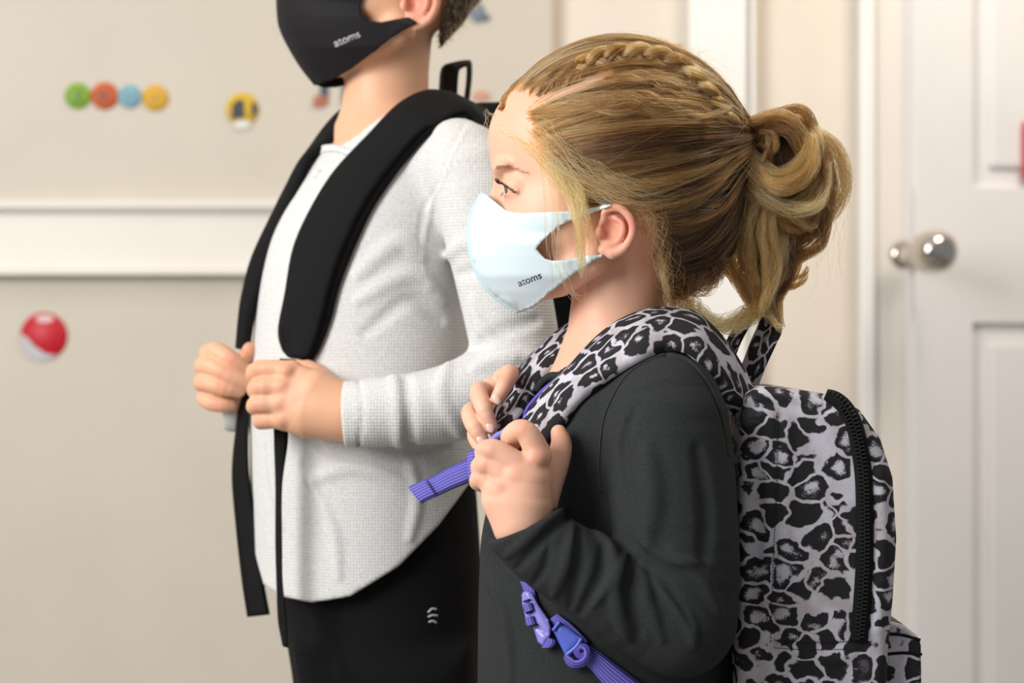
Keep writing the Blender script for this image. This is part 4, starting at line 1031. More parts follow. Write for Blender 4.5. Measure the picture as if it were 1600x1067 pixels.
# fine short hair along the forehead and in front of the parting
fr_ = []
for q_, n_ in (([(778, 196, -40), (802, 202, -74), (832, 214, -100), (860, 250, -120), (876, 290, -134), (893, 314, -140)], 2100), ([(769, 186, -30), (768, 180, 0), (770, 183, 40), (776, 186, 70)], 500)):
    c_ = crv(np.array(q_, float), 200)[rng.integers(0, 200, n_)]+rng.normal(0, 1, (n_, 3))*[5, 4, 6]; fr_.append(gp_(c_))
fr_ = np.concatenate(fr_); d, R = flow(fr_, 20, rng.normal(0, .05, len(fr_))); R0 = np.linalg.norm(fr_-Cw, axis=1)
Pq = Cw+d*(np.minimum(R, R0[:, None]*(1-t)**3+R*(1-(1-t)**3))+.0008+.002*np.sin(np.pi*t)*rng.random((len(fr_), 1)))[..., None]
L_ = rng.uniform(.35, 1, len(fr_)); k_ = t[None]*L_[:, None]*19; i_ = np.minimum(k_.astype(int), 18); f_ = (k_-i_)[..., None]; ar = np.arange(len(fr_))[:, None]
Pq = Pq[ar, i_]*(1-f_)+Pq[ar, i_+1]*f_
fx = 800+Pq[..., 0]*FP/Pq[..., 1]; fy = 533.5-(Pq[..., 2]-CZ)*FP/Pq[..., 1]; dm_ = np.full(fx.shape, 99.)
for a_, b_ in part: dm_ = np.minimum(dm_, np.hypot(fx-a_, fy-b_))
ok_ = (np.where(Pq[..., 1] < 1.58, dm_, 99).min(1) > 5) | (rng.random(len(Pq)) < .12); Pq = Pq[ok_]; fr_ = fr_[ok_]
strands('fine_hairs', Pq, .00009, np.clip(rng.normal(.78, .16, len(fr_)), 0, 1), HAIR, hair, .6)
# flyaways over the head
q = r[rng.integers(0, len(r), 420)]; d, R = flow(q, 24, rng.normal(0, .16, len(q)))
Pf = Cw+d*(R+.002)[..., None]+d*((rng.uniform(.001, .010, (len(q), 1))*np.sin(np.pi*np.linspace(0, 1, 24))**1.2)[..., None])
strands('flyaway_hairs', Pf, .00009, np.clip(rng.normal(.85, .12, len(q)), 0, 1), HAIR, hair, .8)

def gp(*pts): a = np.array(pts, float); return GF.p(a[:, 0], a[:, 1], a[:, 2])
S_ = GF.S
B = []; TN = []; RD = []
def addb(guide, rad, n, tone, locks=0, jit=8, **kw):
    if locks:
        for q_ in range(locks):
            G_ = np.array(guide, float); m_ = len(G_); o1 = rng.normal(0, 1, 3); o2 = rng.normal(0, 1, 3); o3 = rng.normal(0, 1, 3); s_ = np.linspace(0, 1, m_)[:, None]
            R_ = np.array(rad)[np.minimum(np.arange(m_), len(rad)-1)][:, None] if len(rad) <= m_ else np.interp(np.linspace(0, 1, m_), np.linspace(0, 1, len(rad)), rad)[:, None]
            G_ = G_+(o1*(1-s_)+o3*s_+o2*np.sin(np.pi*s_)*.8)*R_*np.array([.45, .45, .5])+rng.normal(0, 2.2, G_.shape)
            addb(G_, np.array(rad)*rng.uniform(.26, .48), int(n*rng.uniform(.5, 1.2)/locks), tone-.05+rng.normal(0, .26), 0, **kw)
        return
    p_ = bundle(gp(*guide), np.array(rad)*S_, n, **kw); B.append(p_); TN.append(np.clip(tone+rng.normal(0, .17, n), 0, 1))
# braid over the crown: three locks crossing
bp = crv(np.array([(905, 104, -40), (950, 92, -46), (1000, 90, -50), (1050, 104, -52), (1092, 138, -52), (1125, 174, -40), (1156, 208, -20)], float), 60)
yb_ = fillnan(trace(HG, bp[:, 0], bp[:, 1], 1.3, 1.62, fr=GF)); bp[:, 2] = (yb_-GF.Y0)/GF.S
for _ in range(6): bp[1:-1, 2] = (bp[:-2, 2]+2*bp[1:-1, 2]+bp[2:, 2])/4
bt = np.linspace(0, 1, 60); T2 = np.gradient(bp[:, :2], axis=0); T2 /= np.linalg.norm(T2, axis=1)[:, None]; N2 = np.stack([-T2[:, 1], T2[:, 0]], 1)
for j in range(3):
    phs = 2*np.pi*j/3; osc = np.sin(phs+bt*2*np.pi*3.3); cr = np.sin(2*(phs+bt*2*np.pi*3.3))
    amp = 15*np.sin(np.pi*np.clip(bt*.9+.1, 0, 1))**.4
    g_ = np.column_stack([bp[:, 0]+N2[:, 0]*osc*amp, bp[:, 1]+N2[:, 1]*osc*amp, bp[:, 2]-9-7*cr])
    addb([tuple(x) for x in g_[::2]], [6, 10, 11, 11, 10, 8.5, 6], 420, .50+.14*j, m=40, wob=.0005, twist=1.0)
# side locks swept from the temple to the braid and tie
for k in range(46):
    a0 = rng.uniform(0, 1); x0 = 800+a0*190; y0 = np.interp(x0, [765, 800, 850, 900, 950, 1000], [190, 178, 160, 142, 116, 110])+rng.uniform(2, 24)
    g0 = []
    for tt_ in np.linspace(0, 1, 7):
        x = x0+(1120+rng.uniform(0, 30)-x0)*tt_; y = y0+(rng.uniform(165, 205)-y0)*tt_**1.5-np.sin(np.pi*tt_)*rng.uniform(6, 26)
        g0.append((x, max(y, 92), 0))
    Yt = fillnan(trace(HG, [p[0] for p in g0], [p[1] for p in g0], 1.3, 1.62, fr=GF)); g0 = [(p[0], p[1], (yy-GF.Y0)/S_-4-rng.uniform(0, 4)) for p, yy in zip(g0, Yt)]
    addb(g0, [2, 5, 7, 6, 3], 60, rng.uniform(.35, .75), wob=.0008, trim=(.12, .1))
# far side hair above the part, combed up and back
for k in range(40):
    x0 = 778+rng.uniform(0, 1)*180; y0 = np.interp(x0, [765, 800, 850, 900, 950], [180, 166, 149, 131, 106])-3
    pts = [(x0, y0, -60*(1-(x0-778)/260)), (x0+rng.uniform(8, 22), y0-20, -30), (x0+rng.uniform(40, 60), max(76, y0-48), 0), (x0+rng.uniform(90, 140), 74, 30)]
    Yt = trace(HG, [p[0] for p in pts], [p[1] for p in pts], 1.3, 1.75, fr=GF)
    pts = [(p[0], p[1], ((yy-GF.Y0)/S_-3) if not np.isnan(yy) else p[2]) for p, yy in zip(pts, Yt)]
    addb(pts, [2, 5, 7, 5], 50, rng.uniform(.2, .6), wob=.0008)
for k in range(3):      # small looped curls on top
    x0 = 900+k*42; addb([(x0, 88, -30), (x0+8, 74, -34), (x0+26, 69, -36), (x0+40, 80, -38), (x0+44, 96, -40)], [5, 6, 6, 5, 4], 90, .6, wob=.0006)
# bun and tail
tx, ty = 1162, 214
dark_ = .18
addb([(1150, 205, -20), (1185, 200, -10), (1215, 196, 0), (1250, 200, 8), (1278, 235, 10), (1288, 290, 6), (1278, 340, 0), (1245, 375, 0), (1215, 392, 0)], [8, 18, 24, 27, 27, 26, 25, 20, 12], 1500, .42, twist=2.0, m=34, wob=.0022, locks=9)
addb([(1160, 214, -24), (1195, 200, -30), (1235, 192, -34), (1266, 215, -34), (1276, 270, -30), (1262, 330, -26), (1225, 368, -24)], [6, 12, 16, 18, 18, 16, 10], 900, .50, twist=1.5, m=34, wob=.002, locks=9)
addb([(1152, 228, -30), (1172, 262, -48), (1205, 288, -60), (1240, 282, -58), (1262, 250, -50), (1262, 215, -36), (1240, 196, -20)], [8, 17, 22, 22, 18, 14, 10], 1500, .78, twist=.6, m=34, wob=.002, locks=9)
addb([(1156, 250, -34), (1180, 300, -52), (1218, 330, -58), (1255, 325, -50), (1282, 290, -36), (1288, 250, -20)], [8, 18, 22, 20, 14, 8], 1200, .66, twist=.6, m=34, wob=.002, locks=9)
addb([(1200, 330, -50), (1235, 350, -40), (1262, 345, -20), (1284, 310, -6)], [14, 18, 16, 8], 500, .45, twist=.5, wob=.002, locks=6)
addb([(1182, 205, -36), (1198, 214, -46), (1203, 234, -50), (1190, 252, -50)], [9, 11, 10, 7], 350, .55, m=20, wob=.0006, twist=3, locks=4)
addb([(1186, 232, -44), (1200, 250, -48), (1198, 266, -46)], [7, 9, 6], 200, .35, m=20, wob=.0006, twist=3, locks=4)
addb([(1190, 290, -20), (1176, 340, -30), (1170, 390, -34), (1178, 440, -30), (1190, 492, -20)], [20, 26, 25, 19, 6], 1700, .42, twist=.8, m=34, wob=.0026, trim=(0, .12), locks=9)
addb([(1205, 310, -44), (1200, 360, -52), (1206, 410, -50), (1200, 455, -44), (1186, 492, -36)], [12, 14, 12, 9, 3], 600, .82, twist=.8, m=34, wob=.0022, trim=(0, .15), locks=6)
addb([(1180, 320, -50), (1164, 360, -56), (1168, 410, -56), (1180, 450, -46)], [10, 14, 12, 4], 450, .62, twist=.8, m=30, wob=.002, trim=(0, .2), locks=6)
addb([(1215, 350, -20), (1228, 390, -16), (1224, 430, -10), (1206, 470, -10), (1218, 514, -14)], [16, 17, 13, 8, 3], 600, .50, twist=.8, m=34, wob=.0022, trim=(0, .2), locks=6)
addb([(1212, 420, -10), (1235, 408, -6), (1255, 398, -2), (1268, 388, 0)], [9, 9, 6, 2], 220, .45, wob=.0014, trim=(.1, .3), locks=4)
addb([(1205, 455, -10), (1228, 446, -6), (1250, 438, 0), (1262, 418, 2)], [7, 7, 5, 2], 180, .40, wob=.0014, trim=(.1, .3), locks=3)
addb([(1215, 400, -6), (1240, 378, 0), (1262, 352, 6)], [6, 5, 1], 100, .55, wob=.002, trim=(.1, .3), locks=3)
# tail ends over the collar, nape wisps
addb([(1196, 480, -20), (1206, 500, -30), (1222, 519, -34)], [7, 6, 1], 120, .75, wob=.002, trim=(0, .3), locks=3)
addb([(1195, 470, -20), (1172, 492, -34), (1140, 506, -44), (1102, 512, -50)], [9, 12, 12, 6], 260, .85, wob=.004, trim=(.1, .5), locks=4)
addb([(1060, 452, -60), (1085, 485, -62), (1120, 505, -55), (1165, 500, -40)], [10, 12, 12, 8], 170, .9, wob=.005, trim=(.1, .5), locks=3)
addb([(1040, 440, -80), (1050, 470, -84), (1062, 500, -84)], [8, 8, 3], 90, .6, wob=.003, trim=(0, .5), locks=3)
addb([(1120, 400, -60), (1100, 440, -70), (1050, 462, -80)], [20, 18, 10], 260, .3, wob=.003, locks=4)
addb([(1030, 400, -118), (1038, 440, -110), (1046, 478, -96)], [9, 7, 2], 80, .7, wob=.002, trim=(0, .4), locks=3)
# wisps in front of the ear
addb([(850, 215, -112), (872, 262, -128), (893, 315, -140), (905, 360, -146), (908, 410, -142), (912, 440, -132)], [10, 9, 6, 5, 5, 4], 110, .97, wob=.002, trim=(.15, .35), m=30)
addb([(838, 212, -105), (858, 262, -124), (868, 330, -136), (872, 400, -134), (892, 455, -118), (908, 462, -110), (910, 440, -124)], [9, 5, 3, 3, 3, 3, 3], 14, .97, wob=.003, trim=(.1, .4), m=36)
addb([(870, 240, -126), (900, 290, -146), (912, 330, -152), (922, 372, -150), (925, 410, -140)], [9, 8, 5, 4, 3], 70, .9, wob=.0025, trim=(.1, .5), m=30)
addb([(845, 225, -108), (850, 290, -128), (854, 370, -140), (864, 440, -132)], [2, 1.5, 1, 1], 3, .55, wob=.001, m=30)
addb([(835, 195, -100), (880, 240, -130), (940, 285, -150), (1010, 305, -152), (1080, 290, -125)], [26, 30, 26, 26, 18], 260, .86, wob=.003, trim=(.3, .5), m=30)
addb([(785, 200, -60), (812, 216, -86), (848, 245, -112), (880, 290, -132), (915, 318, -146)], [8, 10, 12, 10, 5], 260, .95, wob=.002, trim=(.15, .3), m=26)
for k, (x, y) in enumerate(((1000, 345), (1020, 380), (1015, 350))): addb([(x-10, 330, -150), (x+10, y, -140), (x+25, y+50, -120), (x+45, y+90, -100)], [18, 20, 18, 10], 25, .6, wob=.004, trim=(.1, .4))
strands('tied_hair', np.concatenate([b if b.shape[1] == 34 else np.stack([np.stack([np.interp(np.linspace(0, 1, 34), np.linspace(0, 1, b.shape[1]), b[i, :, a]) for a in range(3)], -1) for i in range(len(b))]) for b in B]),
        .00015, np.concatenate(TN), HAIR, hair, .6)
# long stray hairs round the bun
st_ = []
for k in range(60):
    a = rng.uniform(-1.9, 1.2); R0 = rng.uniform(60, 95)
    p0 = np.array([1215+50*math.cos(a), 270+60*math.sin(a), rng.uniform(-50, 30)]); p3 = p0+[rng.uniform(10, 60), rng.uniform(20, 160), rng.normal(0, 20)]
    p1 = p0+[math.cos(a)*rng.uniform(15, 45), math.sin(a)*25-8, 0]; st_.append(bundle(gp(p0, p1, (p1+p3)/2+[rng.uniform(5, 25), 0, 0], p3), [1e-5, 1e-5], 1, m=24, seed=k)[0])
for k in range(40):
    x = rng.uniform(850, 1110); y = np.interp(x, [850, 930, 1000, 1060, 1110], [100, 78, 74, 84, 120]); L = rng.uniform(20, 60)
    st_.append(bundle(gp((x, y+8, -10), (x+L*.3, y-rng.uniform(4, 16), -8), (x+L*.8, y-rng.uniform(2, 14), -6), (x+L*1.2, y+6, 0)), [1e-5, 1e-5], 1, m=24, seed=k)[0])
for k in range(5):
    st_.append(bundle(gp((772, 178+k*1.5, -40), (764-rng.uniform(0, 8), 172+k*2, -30), (762-rng.uniform(0, 10), 190+k*3, -30), (768, 210+k*2, -35)), [1e-5, 1e-5], 1, m=24, seed=k)[0])
strands('stray_hairs', np.array(st_), .00008, np.full(len(st_), .8), HAIR, hair, .8)
# dark cores so that the locks are not see-through
HCOR = SDF(GF); HCOR.ell((1228, 275, 0), (48, 66, 34), 5); HCOR.chain([(1150, 222, -5, 16), (1200, 250, -5, 26), (1192, 320, -12, 20), (1186, 400, -14, 14), (1190, 450, -14, 7)], 14, sub=8)
v2, f2 = nets(HCOR, .003); link('hair_core', mesh_np('hair_core', v2, f2), CAPM, hair)
# elastic
a = np.linspace(0, 2*np.pi, 13)
for off, rr in ((0, 17), (6, 16)):
    ring = gp(*[(1158+off+5*math.cos(x)*0+rr*.35*math.sin(x), 216+rr*1.1*math.sin(x)+off*.3, -12+rr*1.5*math.cos(x)) for x in a])
    tube('hair_elastic', ring, .0021, TIE, hair, 40, 8)
# ================================================================ BLACK BACKPACK (on the boy)
bb = SDF(BF)
bb.prism([(722, 235), (728, 178), (742, 160), (800, 158), (860, 180), (900, 230), (915, 400), (915, 640), (890, 700), (780, 700), (740, 600)], 15, 330, 25, 5, bulge=10, at=30)
bagB = sdf_obj('backpack', bb, .004, BLACKB); tag(bagB, 'black backpack worn by the child in the pale sweater', 'backpack')
def edges(fr, A, B, F=None, lift=.002, Y0=1.2, Y1=2.3):
    """edge points (px,py,dy); dy None -> laid on F"""
    out = []
    for E_ in (A, B):
        x = np.array([e[0] for e in E_], float); y = np.array([e[1] for e in E_], float)
        if F is not None: T_ = trace(F, x, y, Y0, Y1, fr=fr)
        Y = np.array([fr.Y0+e[2]*fr.S if (len(e) > 2 and e[2] is not None) else (T_[i]-lift) for i, e in enumerate(E_)])
        out.append(P(x, y, fillnan(Y)))
    return out
U = None
BSH = BS
A, B_ = edges(BF, [(754, 172, -60), (720, 158, -62), (685, 147, -70), (659, 144, -80), (621, 164), (573, 211), (521, 267), (483, 328), (457, 388), (444, 460), (434, 515), (440, 545), (452, 558)],
              [(775, 232, -150), (755, 205, -150), (735, 182, -150), (698, 200, -160), (668, 214), (640, 246), (616, 277), (582, 328), (550, 397), (530, 450), (517, 500), (500, 545), (483, 570)], BS, .004)
s1 = ribbon('shoulder_strap', A, B_, .013, BLACKB, bagB, n=90, m=11, dome=.003); s1['label'] = 'padded black strap over the near shoulder'
# raised centre panel and patch on the strap
def inset(A, B, a, b, i0=0, i1=1): 
    A = crv(A, 60); B = crv(B, 60); k0, k1 = int(i0*59), int(i1*59)+1; return (A+(B-A)*a)[k0:k1], (A+(B-A)*b)[k0:k1]
a1, b1 = inset(A, B_, .13, .87, .12, .97); nshift = np.array([0, -.0072, 0])
ribbon('strap_panel', a1+nshift, b1+nshift, .004, BLACKB, s1, n=80, m=9, dome=.003)
a1, b1 = inset(A, B_, .12, .70, .84, .99); ribbon('patch', a1+nshift*1.5, b1+nshift*1.5, .003, BLKW, s1, n=16, m=5)
A, B_ = edges(BF, [(545, 168, 45), (520, 190, 40), (496, 220, 34), (470, 267, 20), (448, 305, 14), (427, 341, 12), (396, 405, 6), (381, 460, -4), (374, 500, -18), (372, 545, -24)],
              [(556, 178, 5), (543, 190, 2), (526, 216, -30), (487, 243, -50), (470, 280, -56), (448, 341, -44), (422, 405, -34), (406, 460, -34), (396, 505, -34), (388, 548, -40)])
s2 = ribbon('shoulder_strap', A, B_, .011, BLACKB, bagB, n=70, m=9, dome=.002); s2['label'] = 'black strap over the far shoulder'
A, B_ = edges(BF, [(378, 540, -12), (372, 590, -10), (371, 640, -12), (362, 734, -20), (368, 822, -24), (377, 904, -26), (386, 964, -26)],
              [(391, 545, -34), (390, 590, -30), (389, 640, -34), (389, 734, -44), (403, 822, -48), (412, 904, -50), (422, 960, -50)])
ribbon('webbing', A, B_, .0022, BLKW, bagB, n=50, m=5)['label'] = 'hanging black webbing end, far side'
A, B_ = edges(BF, [(437, 560, -178), (428, 640, -192), (428, 690, -196), (430, 760, -190), (430, 851, -186), (432, 920, -184), (434, 969, -184), (441, 1008, -182)],
              [(462, 562, -180), (450, 640, -194), (450, 690, -198), (441, 760, -206), (441, 851, -200), (442, 910, -198), (448, 969, -196), (450, 1012, -194)])
ribbon('webbing', A, B_, .0022, BLKW, bagB, n=50, m=5)['label'] = 'hanging black webbing end, near side'
# carrying loop
A, B_ = edges(BF, [(686, 160, 40), (686, 130, 40), (691, 104, 40), (712, 96, 42), (730, 94, 44), (736, 98, 46), (736, 125, 46), (731, 165, 46)],
              [(715, 168, 10), (715, 140, 10), (717, 114, 10), (720, 108, 14), (728, 104, 20), (730, 106, 24), (729, 130, 26), (724, 170, 26)])
ribbon('handle', A, B_, .004, BLKW, bagB, n=60, m=5)
# zipper line on the top of the bag
q = crv(np.array([(745, 178), (760, 260), (765, 400)], float), 20); Yq = fillnan(trace(bb, q[:, 0], q[:, 1], 1.5, 2.3, fr=BF)); tube('zipper', P(q[:, 0], q[:, 1], Yq), .003, ZIPM, bagB, 30, 6)

# ================================================================ LEOPARD BACKPACK (on the girl)
lb = SDF(GF)
lb.prism([(1158, 650), (1166, 614), (1190, 603), (1245, 608), (1300, 617), (1342, 640), (1374, 685), (1393, 745), (1399, 840), (1393, 940), (1386, 1020), (1384, 1150), (1372, 1190), (1165, 1190), (1152, 1100), (1152, 760)], -150, 230, 22, 5, bulge=14, at=-135)
for pts, r, md in (([(1219, 640), (1219, 744), (1214, 860), (1209, 1003), (1206, 1070)], 3.2, 's'), ([(1205, 640), (1204, 744), (1198, 860), (1194, 1000)], 8, 'u'), ([(1228, 660), (1228, 744), (1224, 860), (1220, 990)], 7, 'u'),
                   ([(1209, 1004), (1260, 1007), (1331, 1006)], 2.6, 's'), ([(1165, 640), (1190, 630), (1240, 632), (1290, 640)], 4, 's'), ([(1176, 700), (1180, 820), (1172, 950)], 10, 's'),
                   ([(1372, 740), (1376, 840), (1370, 980)], 8, 'u'), ([(1240, 1015), (1290, 1030), (1330, 1018)], 8, 'u')):
    ridge(lb, pts, r, .4, 3 if r < 4 else 12, md, endr=.8)
bagG = sdf_obj('backpack', lb, .0022, LEO); tag(bagG, 'grey and black leopard print backpack on the back of the child in the dark shirt', 'backpack')
def onbag(pts, F=lb, lift=.001, fr=GF, n=None):
    q = np.array(pts, float); q = crv(q, n) if n else q
    return q, fillnan(trace(F, q[:, 0], q[:, 1], 1.3, 1.9, fr=fr))-lift
cl, _ = onbag([(1290, 616), (1304, 622), (1320, 636), (1334, 662), (1344, 705), (1350, 760), (1351, 865), (1347, 940), (1342, 1003)], n=50)
tn = np.gradient(cl, axis=0); tn /= np.linalg.norm(tn, axis=1)[:, None]; nn = np.stack([-tn[:, 1], tn[:, 0]], 1)
wd = np.interp(np.linspace(0, 1, 50), [0, .15, .4, 1], [9, 12, 13.5, 14])[:, None]
e1 = cl+nn*wd; e2 = cl-nn*wd; Y1 = onbag(e1)[1]; Y2 = onbag(e2)[1]; Yc = onbag(cl)[1]
zp = ribbon('zipper', P(e1[:, 0], e1[:, 1], Y1), P(e2[:, 0], e2[:, 1], Y2), .002, ZIPT, bagG, n=90, m=7, dome=.0012); zp['label'] = 'chunky black zipper curving down the side of the bag'
Vz = []; Fz = []
cz_ = crv(np.column_stack([cl, Yc]), 260); L = np.concatenate([[0], np.cumsum(np.linalg.norm(np.diff(cz_[:, :2], axis=0), axis=1))]); k = 0
for s in np.arange(4, L[-1]-4, 3.1):
    x = np.interp(s, L, cz_[:, 0]); y = np.interp(s, L, cz_[:, 1]); Yy = np.interp(s, L, cz_[:, 2]); i = min(int(np.interp(s, L, np.arange(260))), 258)
    tv = cz_[i+1]-cz_[i]; tv = tv[:2]/np.linalg.norm(tv[:2]); nv_ = np.array([-tv[1], tv[0]]); sd = 1 if k % 2 else -1; k += 1
    c0 = np.array([x, y])+nv_*sd*3.4
    for zz_ in (-.0012, -.0044):
        for a_, b_ in ((-1, -1), (1, -1), (1, 1), (-1, 1)):
            f_ = .8 if zz_ < -.003 else 1
            p_ = c0+nv_*a_*5.2*f_+tv*b_*1.25*f_; Vz.append(P(p_[0], p_[1], Yy+zz_))
    n0 = len(Vz)-8; Fz += [(n0+4, n0+5, n0+6, n0+7), (n0, n0+1, n0+5, n0+4), (n0+1, n0+2, n0+6, n0+5), (n0+2, n0+3, n0+7, n0+6), (n0+3, n0, n0+4, n0+7)]
me = bpy.data.meshes.new('zipper_teeth'); me.from_pydata([tuple(v_) for v_ in Vz], [], Fz); bm = bmesh.new(); bm.from_mesh(me); bmesh.ops.recalc_face_normals(bm, faces=bm.faces); bm.to_mesh(me); bm.free()
link('zipper_teeth', me, ZIPM, zp)['kind'] = 'stuff'
# stitched seams
def stitch(pts, mat=THREADB, r=.0004, F=lb, fr=GF, parent=None, gap=True, n=60, name='stitching', lift=.0004):
    q = crv(np.array(pts, float), n); Y = fillnan(trace(F, q[:, 0], q[:, 1], 1.3, 2.3, fr=fr))-lift; W = P(q[:, 0], q[:, 1], Y)
    V_ = []; F_ = []
    for i in range(0, n-1, 2):
        a_, b_ = W[i], W[i+1]; d_ = b_-a_; d_ /= np.linalg.norm(d_)+1e-9; u_ = np.cross(d_, [0, 1, 0]); u_ /= np.linalg.norm(u_)+1e-9; v_ = np.array([0, -1.0, 0])
        m0 = len(V_); V_ += [a_+u_*r, a_-u_*r, b_-u_*r, b_+u_*r, a_+v_*r*1.4, b_+v_*r*1.4]
        F_ += [(m0, m0+1, m0+4), (m0+2, m0+3, m0+5), (m0+1, m0+2, m0+5, m0+4), (m0+3, m0, m0+4, m0+5)]
    me = bpy.data.meshes.new(name); me.from_pydata([tuple(x) for x in V_], [], F_); o = link(name, me, mat, parent); o['kind'] = 'stuff'; return o
stitch([(1214, 645), (1214, 744), (1209, 860), (1204, 1003)], parent=bagG, n=160)
stitch([(1209, 1000), (1260, 1003), (1331, 1002)], parent=bagG, n=70); stitch([(1209, 1012), (1260, 1015), (1331, 1014)], parent=bagG, n=70)
q, Yq = onbag([(1160, 640), (1174, 628), (1205, 618), (1250, 618), (1290, 626)], n=30)
# pocket at the back
lp = SDF(GF)
lp.prism([(1378, 976), (1392, 970), (1412, 976), (1432, 992), (1439, 1006), (1440, 1090), (1436, 1180), (1380, 1180)], -118, 190, 8, 4, at=-112)
pk = sdf_obj('front_pocket', lp, .0022, LEOP, bagG)
for a_ in ([(1384, 990), (1410, 992), (1438, 1000)], [(1384, 1022), (1412, 1020), (1439, 1022)]):
    qa = crv(np.array(a_, float), 12); Yq = fillnan(trace(lp, qa[:, 0], qa[:, 1], 1.3, 1.9, fr=GF)); tube('pocket_piping', P(qa[:, 0], qa[:, 1], Yq), .0013, ZIPT, pk, 20, 6)
# carrying handle
Ah = [(1182, 612, -10), (1196, 575, -14), (1212, 540, -16), (1222, 516, -14), (1212, 500, -8), (1192, 492, 0), (1172, 510, 6), (1152, 550, 10), (1140, 596, 10)]
Bh = [(1146, 606, 30), (1160, 566, 26), (1174, 530, 24), (1186, 502, 24), (1184, 490, 28), (1170, 486, 34), (1152, 500, 40), (1132, 540, 44), (1122, 590, 44)]
A, B_ = edges(GF, Ah, Bh); ribbon('handle', A, B_, .0035, LEOS, bagG, n=60, m=7)
# near strap
A = [(820, 658), (836, 634), (858, 607), (884, 581), (938, 524, -92), (985, 494, -84), (1040, 482, -76), (1088, 493, -72), (1131, 536, -66), (1165, 592, -56), (1190, 648, -40)]
Bq = [(858, 694), (884, 662), (904, 633), (930, 610), (962, 588), (1004, 563), (1044, 549, -178), (1078, 556, -178), (1108, 588, -168), (1132, 628, -140), (1160, 668, -100)]
A, B_ = edges(GF, A, Bq, GS, .004)
s3 = ribbon('shoulder_strap', A, B_, .010, LEOS, bagG, n=110, m=13, dome=.006); s3['label'] = 'leopard print strap over the near shoulder'
pa = crv(A, 60); tube('piping', pa[:46]+[0, -.0012, 0], .0011, THREAD, s3, 60, 6)
pe = crv(A, 60)[50:]; tube('piping', pe+[.001, -.003, 0], .0016, THREAD, s3, 30, 6)
# far strap
Af = [(905, 500, 70), (872, 520, 62), (846, 543, 58), (820, 568, 44), (802, 591, 34), (785, 616, 18), (776, 640, 4), (772, 662, -6)]
Bf = [(910, 530, -10), (884, 560, -18), (857, 586, -40), (846, 602, -52), (836, 618, -60), (822, 638, -72), (806, 658, -82), (790, 682, -88)]
A, B_ = edges(GF, Af, Bf); s4 = ribbon('shoulder_strap', A, B_, .010, LEOS, bagG, n=70, m=11, dome=.003); s4['label'] = 'leopard print strap over the far shoulder'
# purple edge and loop by the near hand
qp = [(818, 662), (823, 641), (834, 626), (850, 609), (868, 595), (883, 589)]
Yq = fillnan(trace(GS, [x[0] for x in qp], [x[1] for x in qp], 1.3, 1.9, fr=GF)); tube('purple_piping', P([x[0] for x in qp], [x[1] for x in qp], Yq-.010), .0019, PIPE, bagG, 40, 8)
A_, B2 = edges(GF, [(820, 662), (826, 642), (852, 611), (884, 590)], [(826, 668), (838, 650), (864, 622), (886, 600)], GS, .007)
ribbon('strap_lining', A_, B2, .003, ZIPT, bagG, n=30, m=5)
# ladder buckle and webbing tail at the hands
A, B_ = edges(GF, [(786, 668, -100), (774, 680, -108), (768, 694, -116), (762, 712, -130)], [(812, 682, -110), (802, 694, -120), (796, 706, -130), (788, 724, -142)])
ribbon('webbing', A, B_, .002, PURP, bagG, n=20, m=5)['label'] = 'short purple webbing under the far hand'
bk = tube('ladder_buckle', GF.p(*np.array([(768, 690, -118), (776, 682, -116), (788, 676, -116), (796, 680, -118), (790, 690, -122), (776, 698, -122), (768, 690, -118)], float).T), .0026, PLAST, bagG, 40, 8)
A, B_ = edges(GF, [(790, 690, -176), (760, 699, -172), (744, 706, -170), (728, 717, -170), (700, 730, -168), (668, 748, -166), (641, 762, -162)],
              [(790, 728, -190), (762, 738, -186), (748, 744, -184), (735, 753, -184), (708, 764, -184), (684, 775, -182), (661, 785, -178)])
wt = ribbon('webbing', A, B_, .0018, PURP, bagG, n=50, m=5); wt['label'] = 'purple webbing end sticking out past the near hand'
A, B_ = edges(GF, [(638, 760, -166), (650, 755, -170), (664, 748, -170)], [(660, 787, -182), (668, 782, -186), (682, 776, -186)]); ribbon('folded_end', A, B_, .0042, PURP, wt, n=12, m=7)
A, B_ = edges(GF, [(733, 704, -182), (740, 701, -186), (750, 700, -182)], [(734, 752, -196), (741, 748, -200), (752, 744, -196)]); ribbon('webbing_keeper', A, B_, .005, PURP, bagG, n=12, m=7)
# lower buckle under the forearm
def tw(pts, lift): x = [p_[0] for p_ in pts]; y = [p_[1] for p_ in pts]; return P(x, y, fillnan(trace(TS, x, y, 1.2, 1.8, fr=GF))-lift)
def slab(name, poly, lift, th, mat, parent, step=3, puff=0):
    p2, tri = sheet(poly, step); Y = fillnan(trace(TS, p2[:, 0], p2[:, 1], 1.2, 1.8, fr=GF)); pp = np.array(poly, float); c_ = pp.mean(0)
    # plane through the surface
    A_ = np.column_stack([p2, np.ones(len(p2))]); co_, *_ = np.linalg.lstsq(A_, Y, rcond=None); Y = A_@co_
    if puff:
        ed = np.array([min(np.linalg.norm(np.cross(pp[(i+1) % len(pp)]-pp[i], p-pp[i]))/np.linalg.norm(pp[(i+1) % len(pp)]-pp[i]) for i in range(len(pp))) for p in p2]); Y = Y-puff*np.sqrt(np.clip(ed/8, 0, 1))
    me = bpy.data.meshes.new(name); me.from_pydata(P(p2[:, 0], p2[:, 1], Y-lift).tolist(), [], tri)
    bm = bmesh.new(); bm.from_mesh(me); bmesh.ops.recalc_face_normals(bm, faces=bm.faces)
    if sum(f.normal.y for f in bm.faces) > 0: bmesh.ops.reverse_faces(bm, faces=bm.faces)
    for f in bm.faces: f.smooth = True
    bm.to_mesh(me); bm.free(); o = link(name, me, mat, parent); solid(o, th, -1); return o
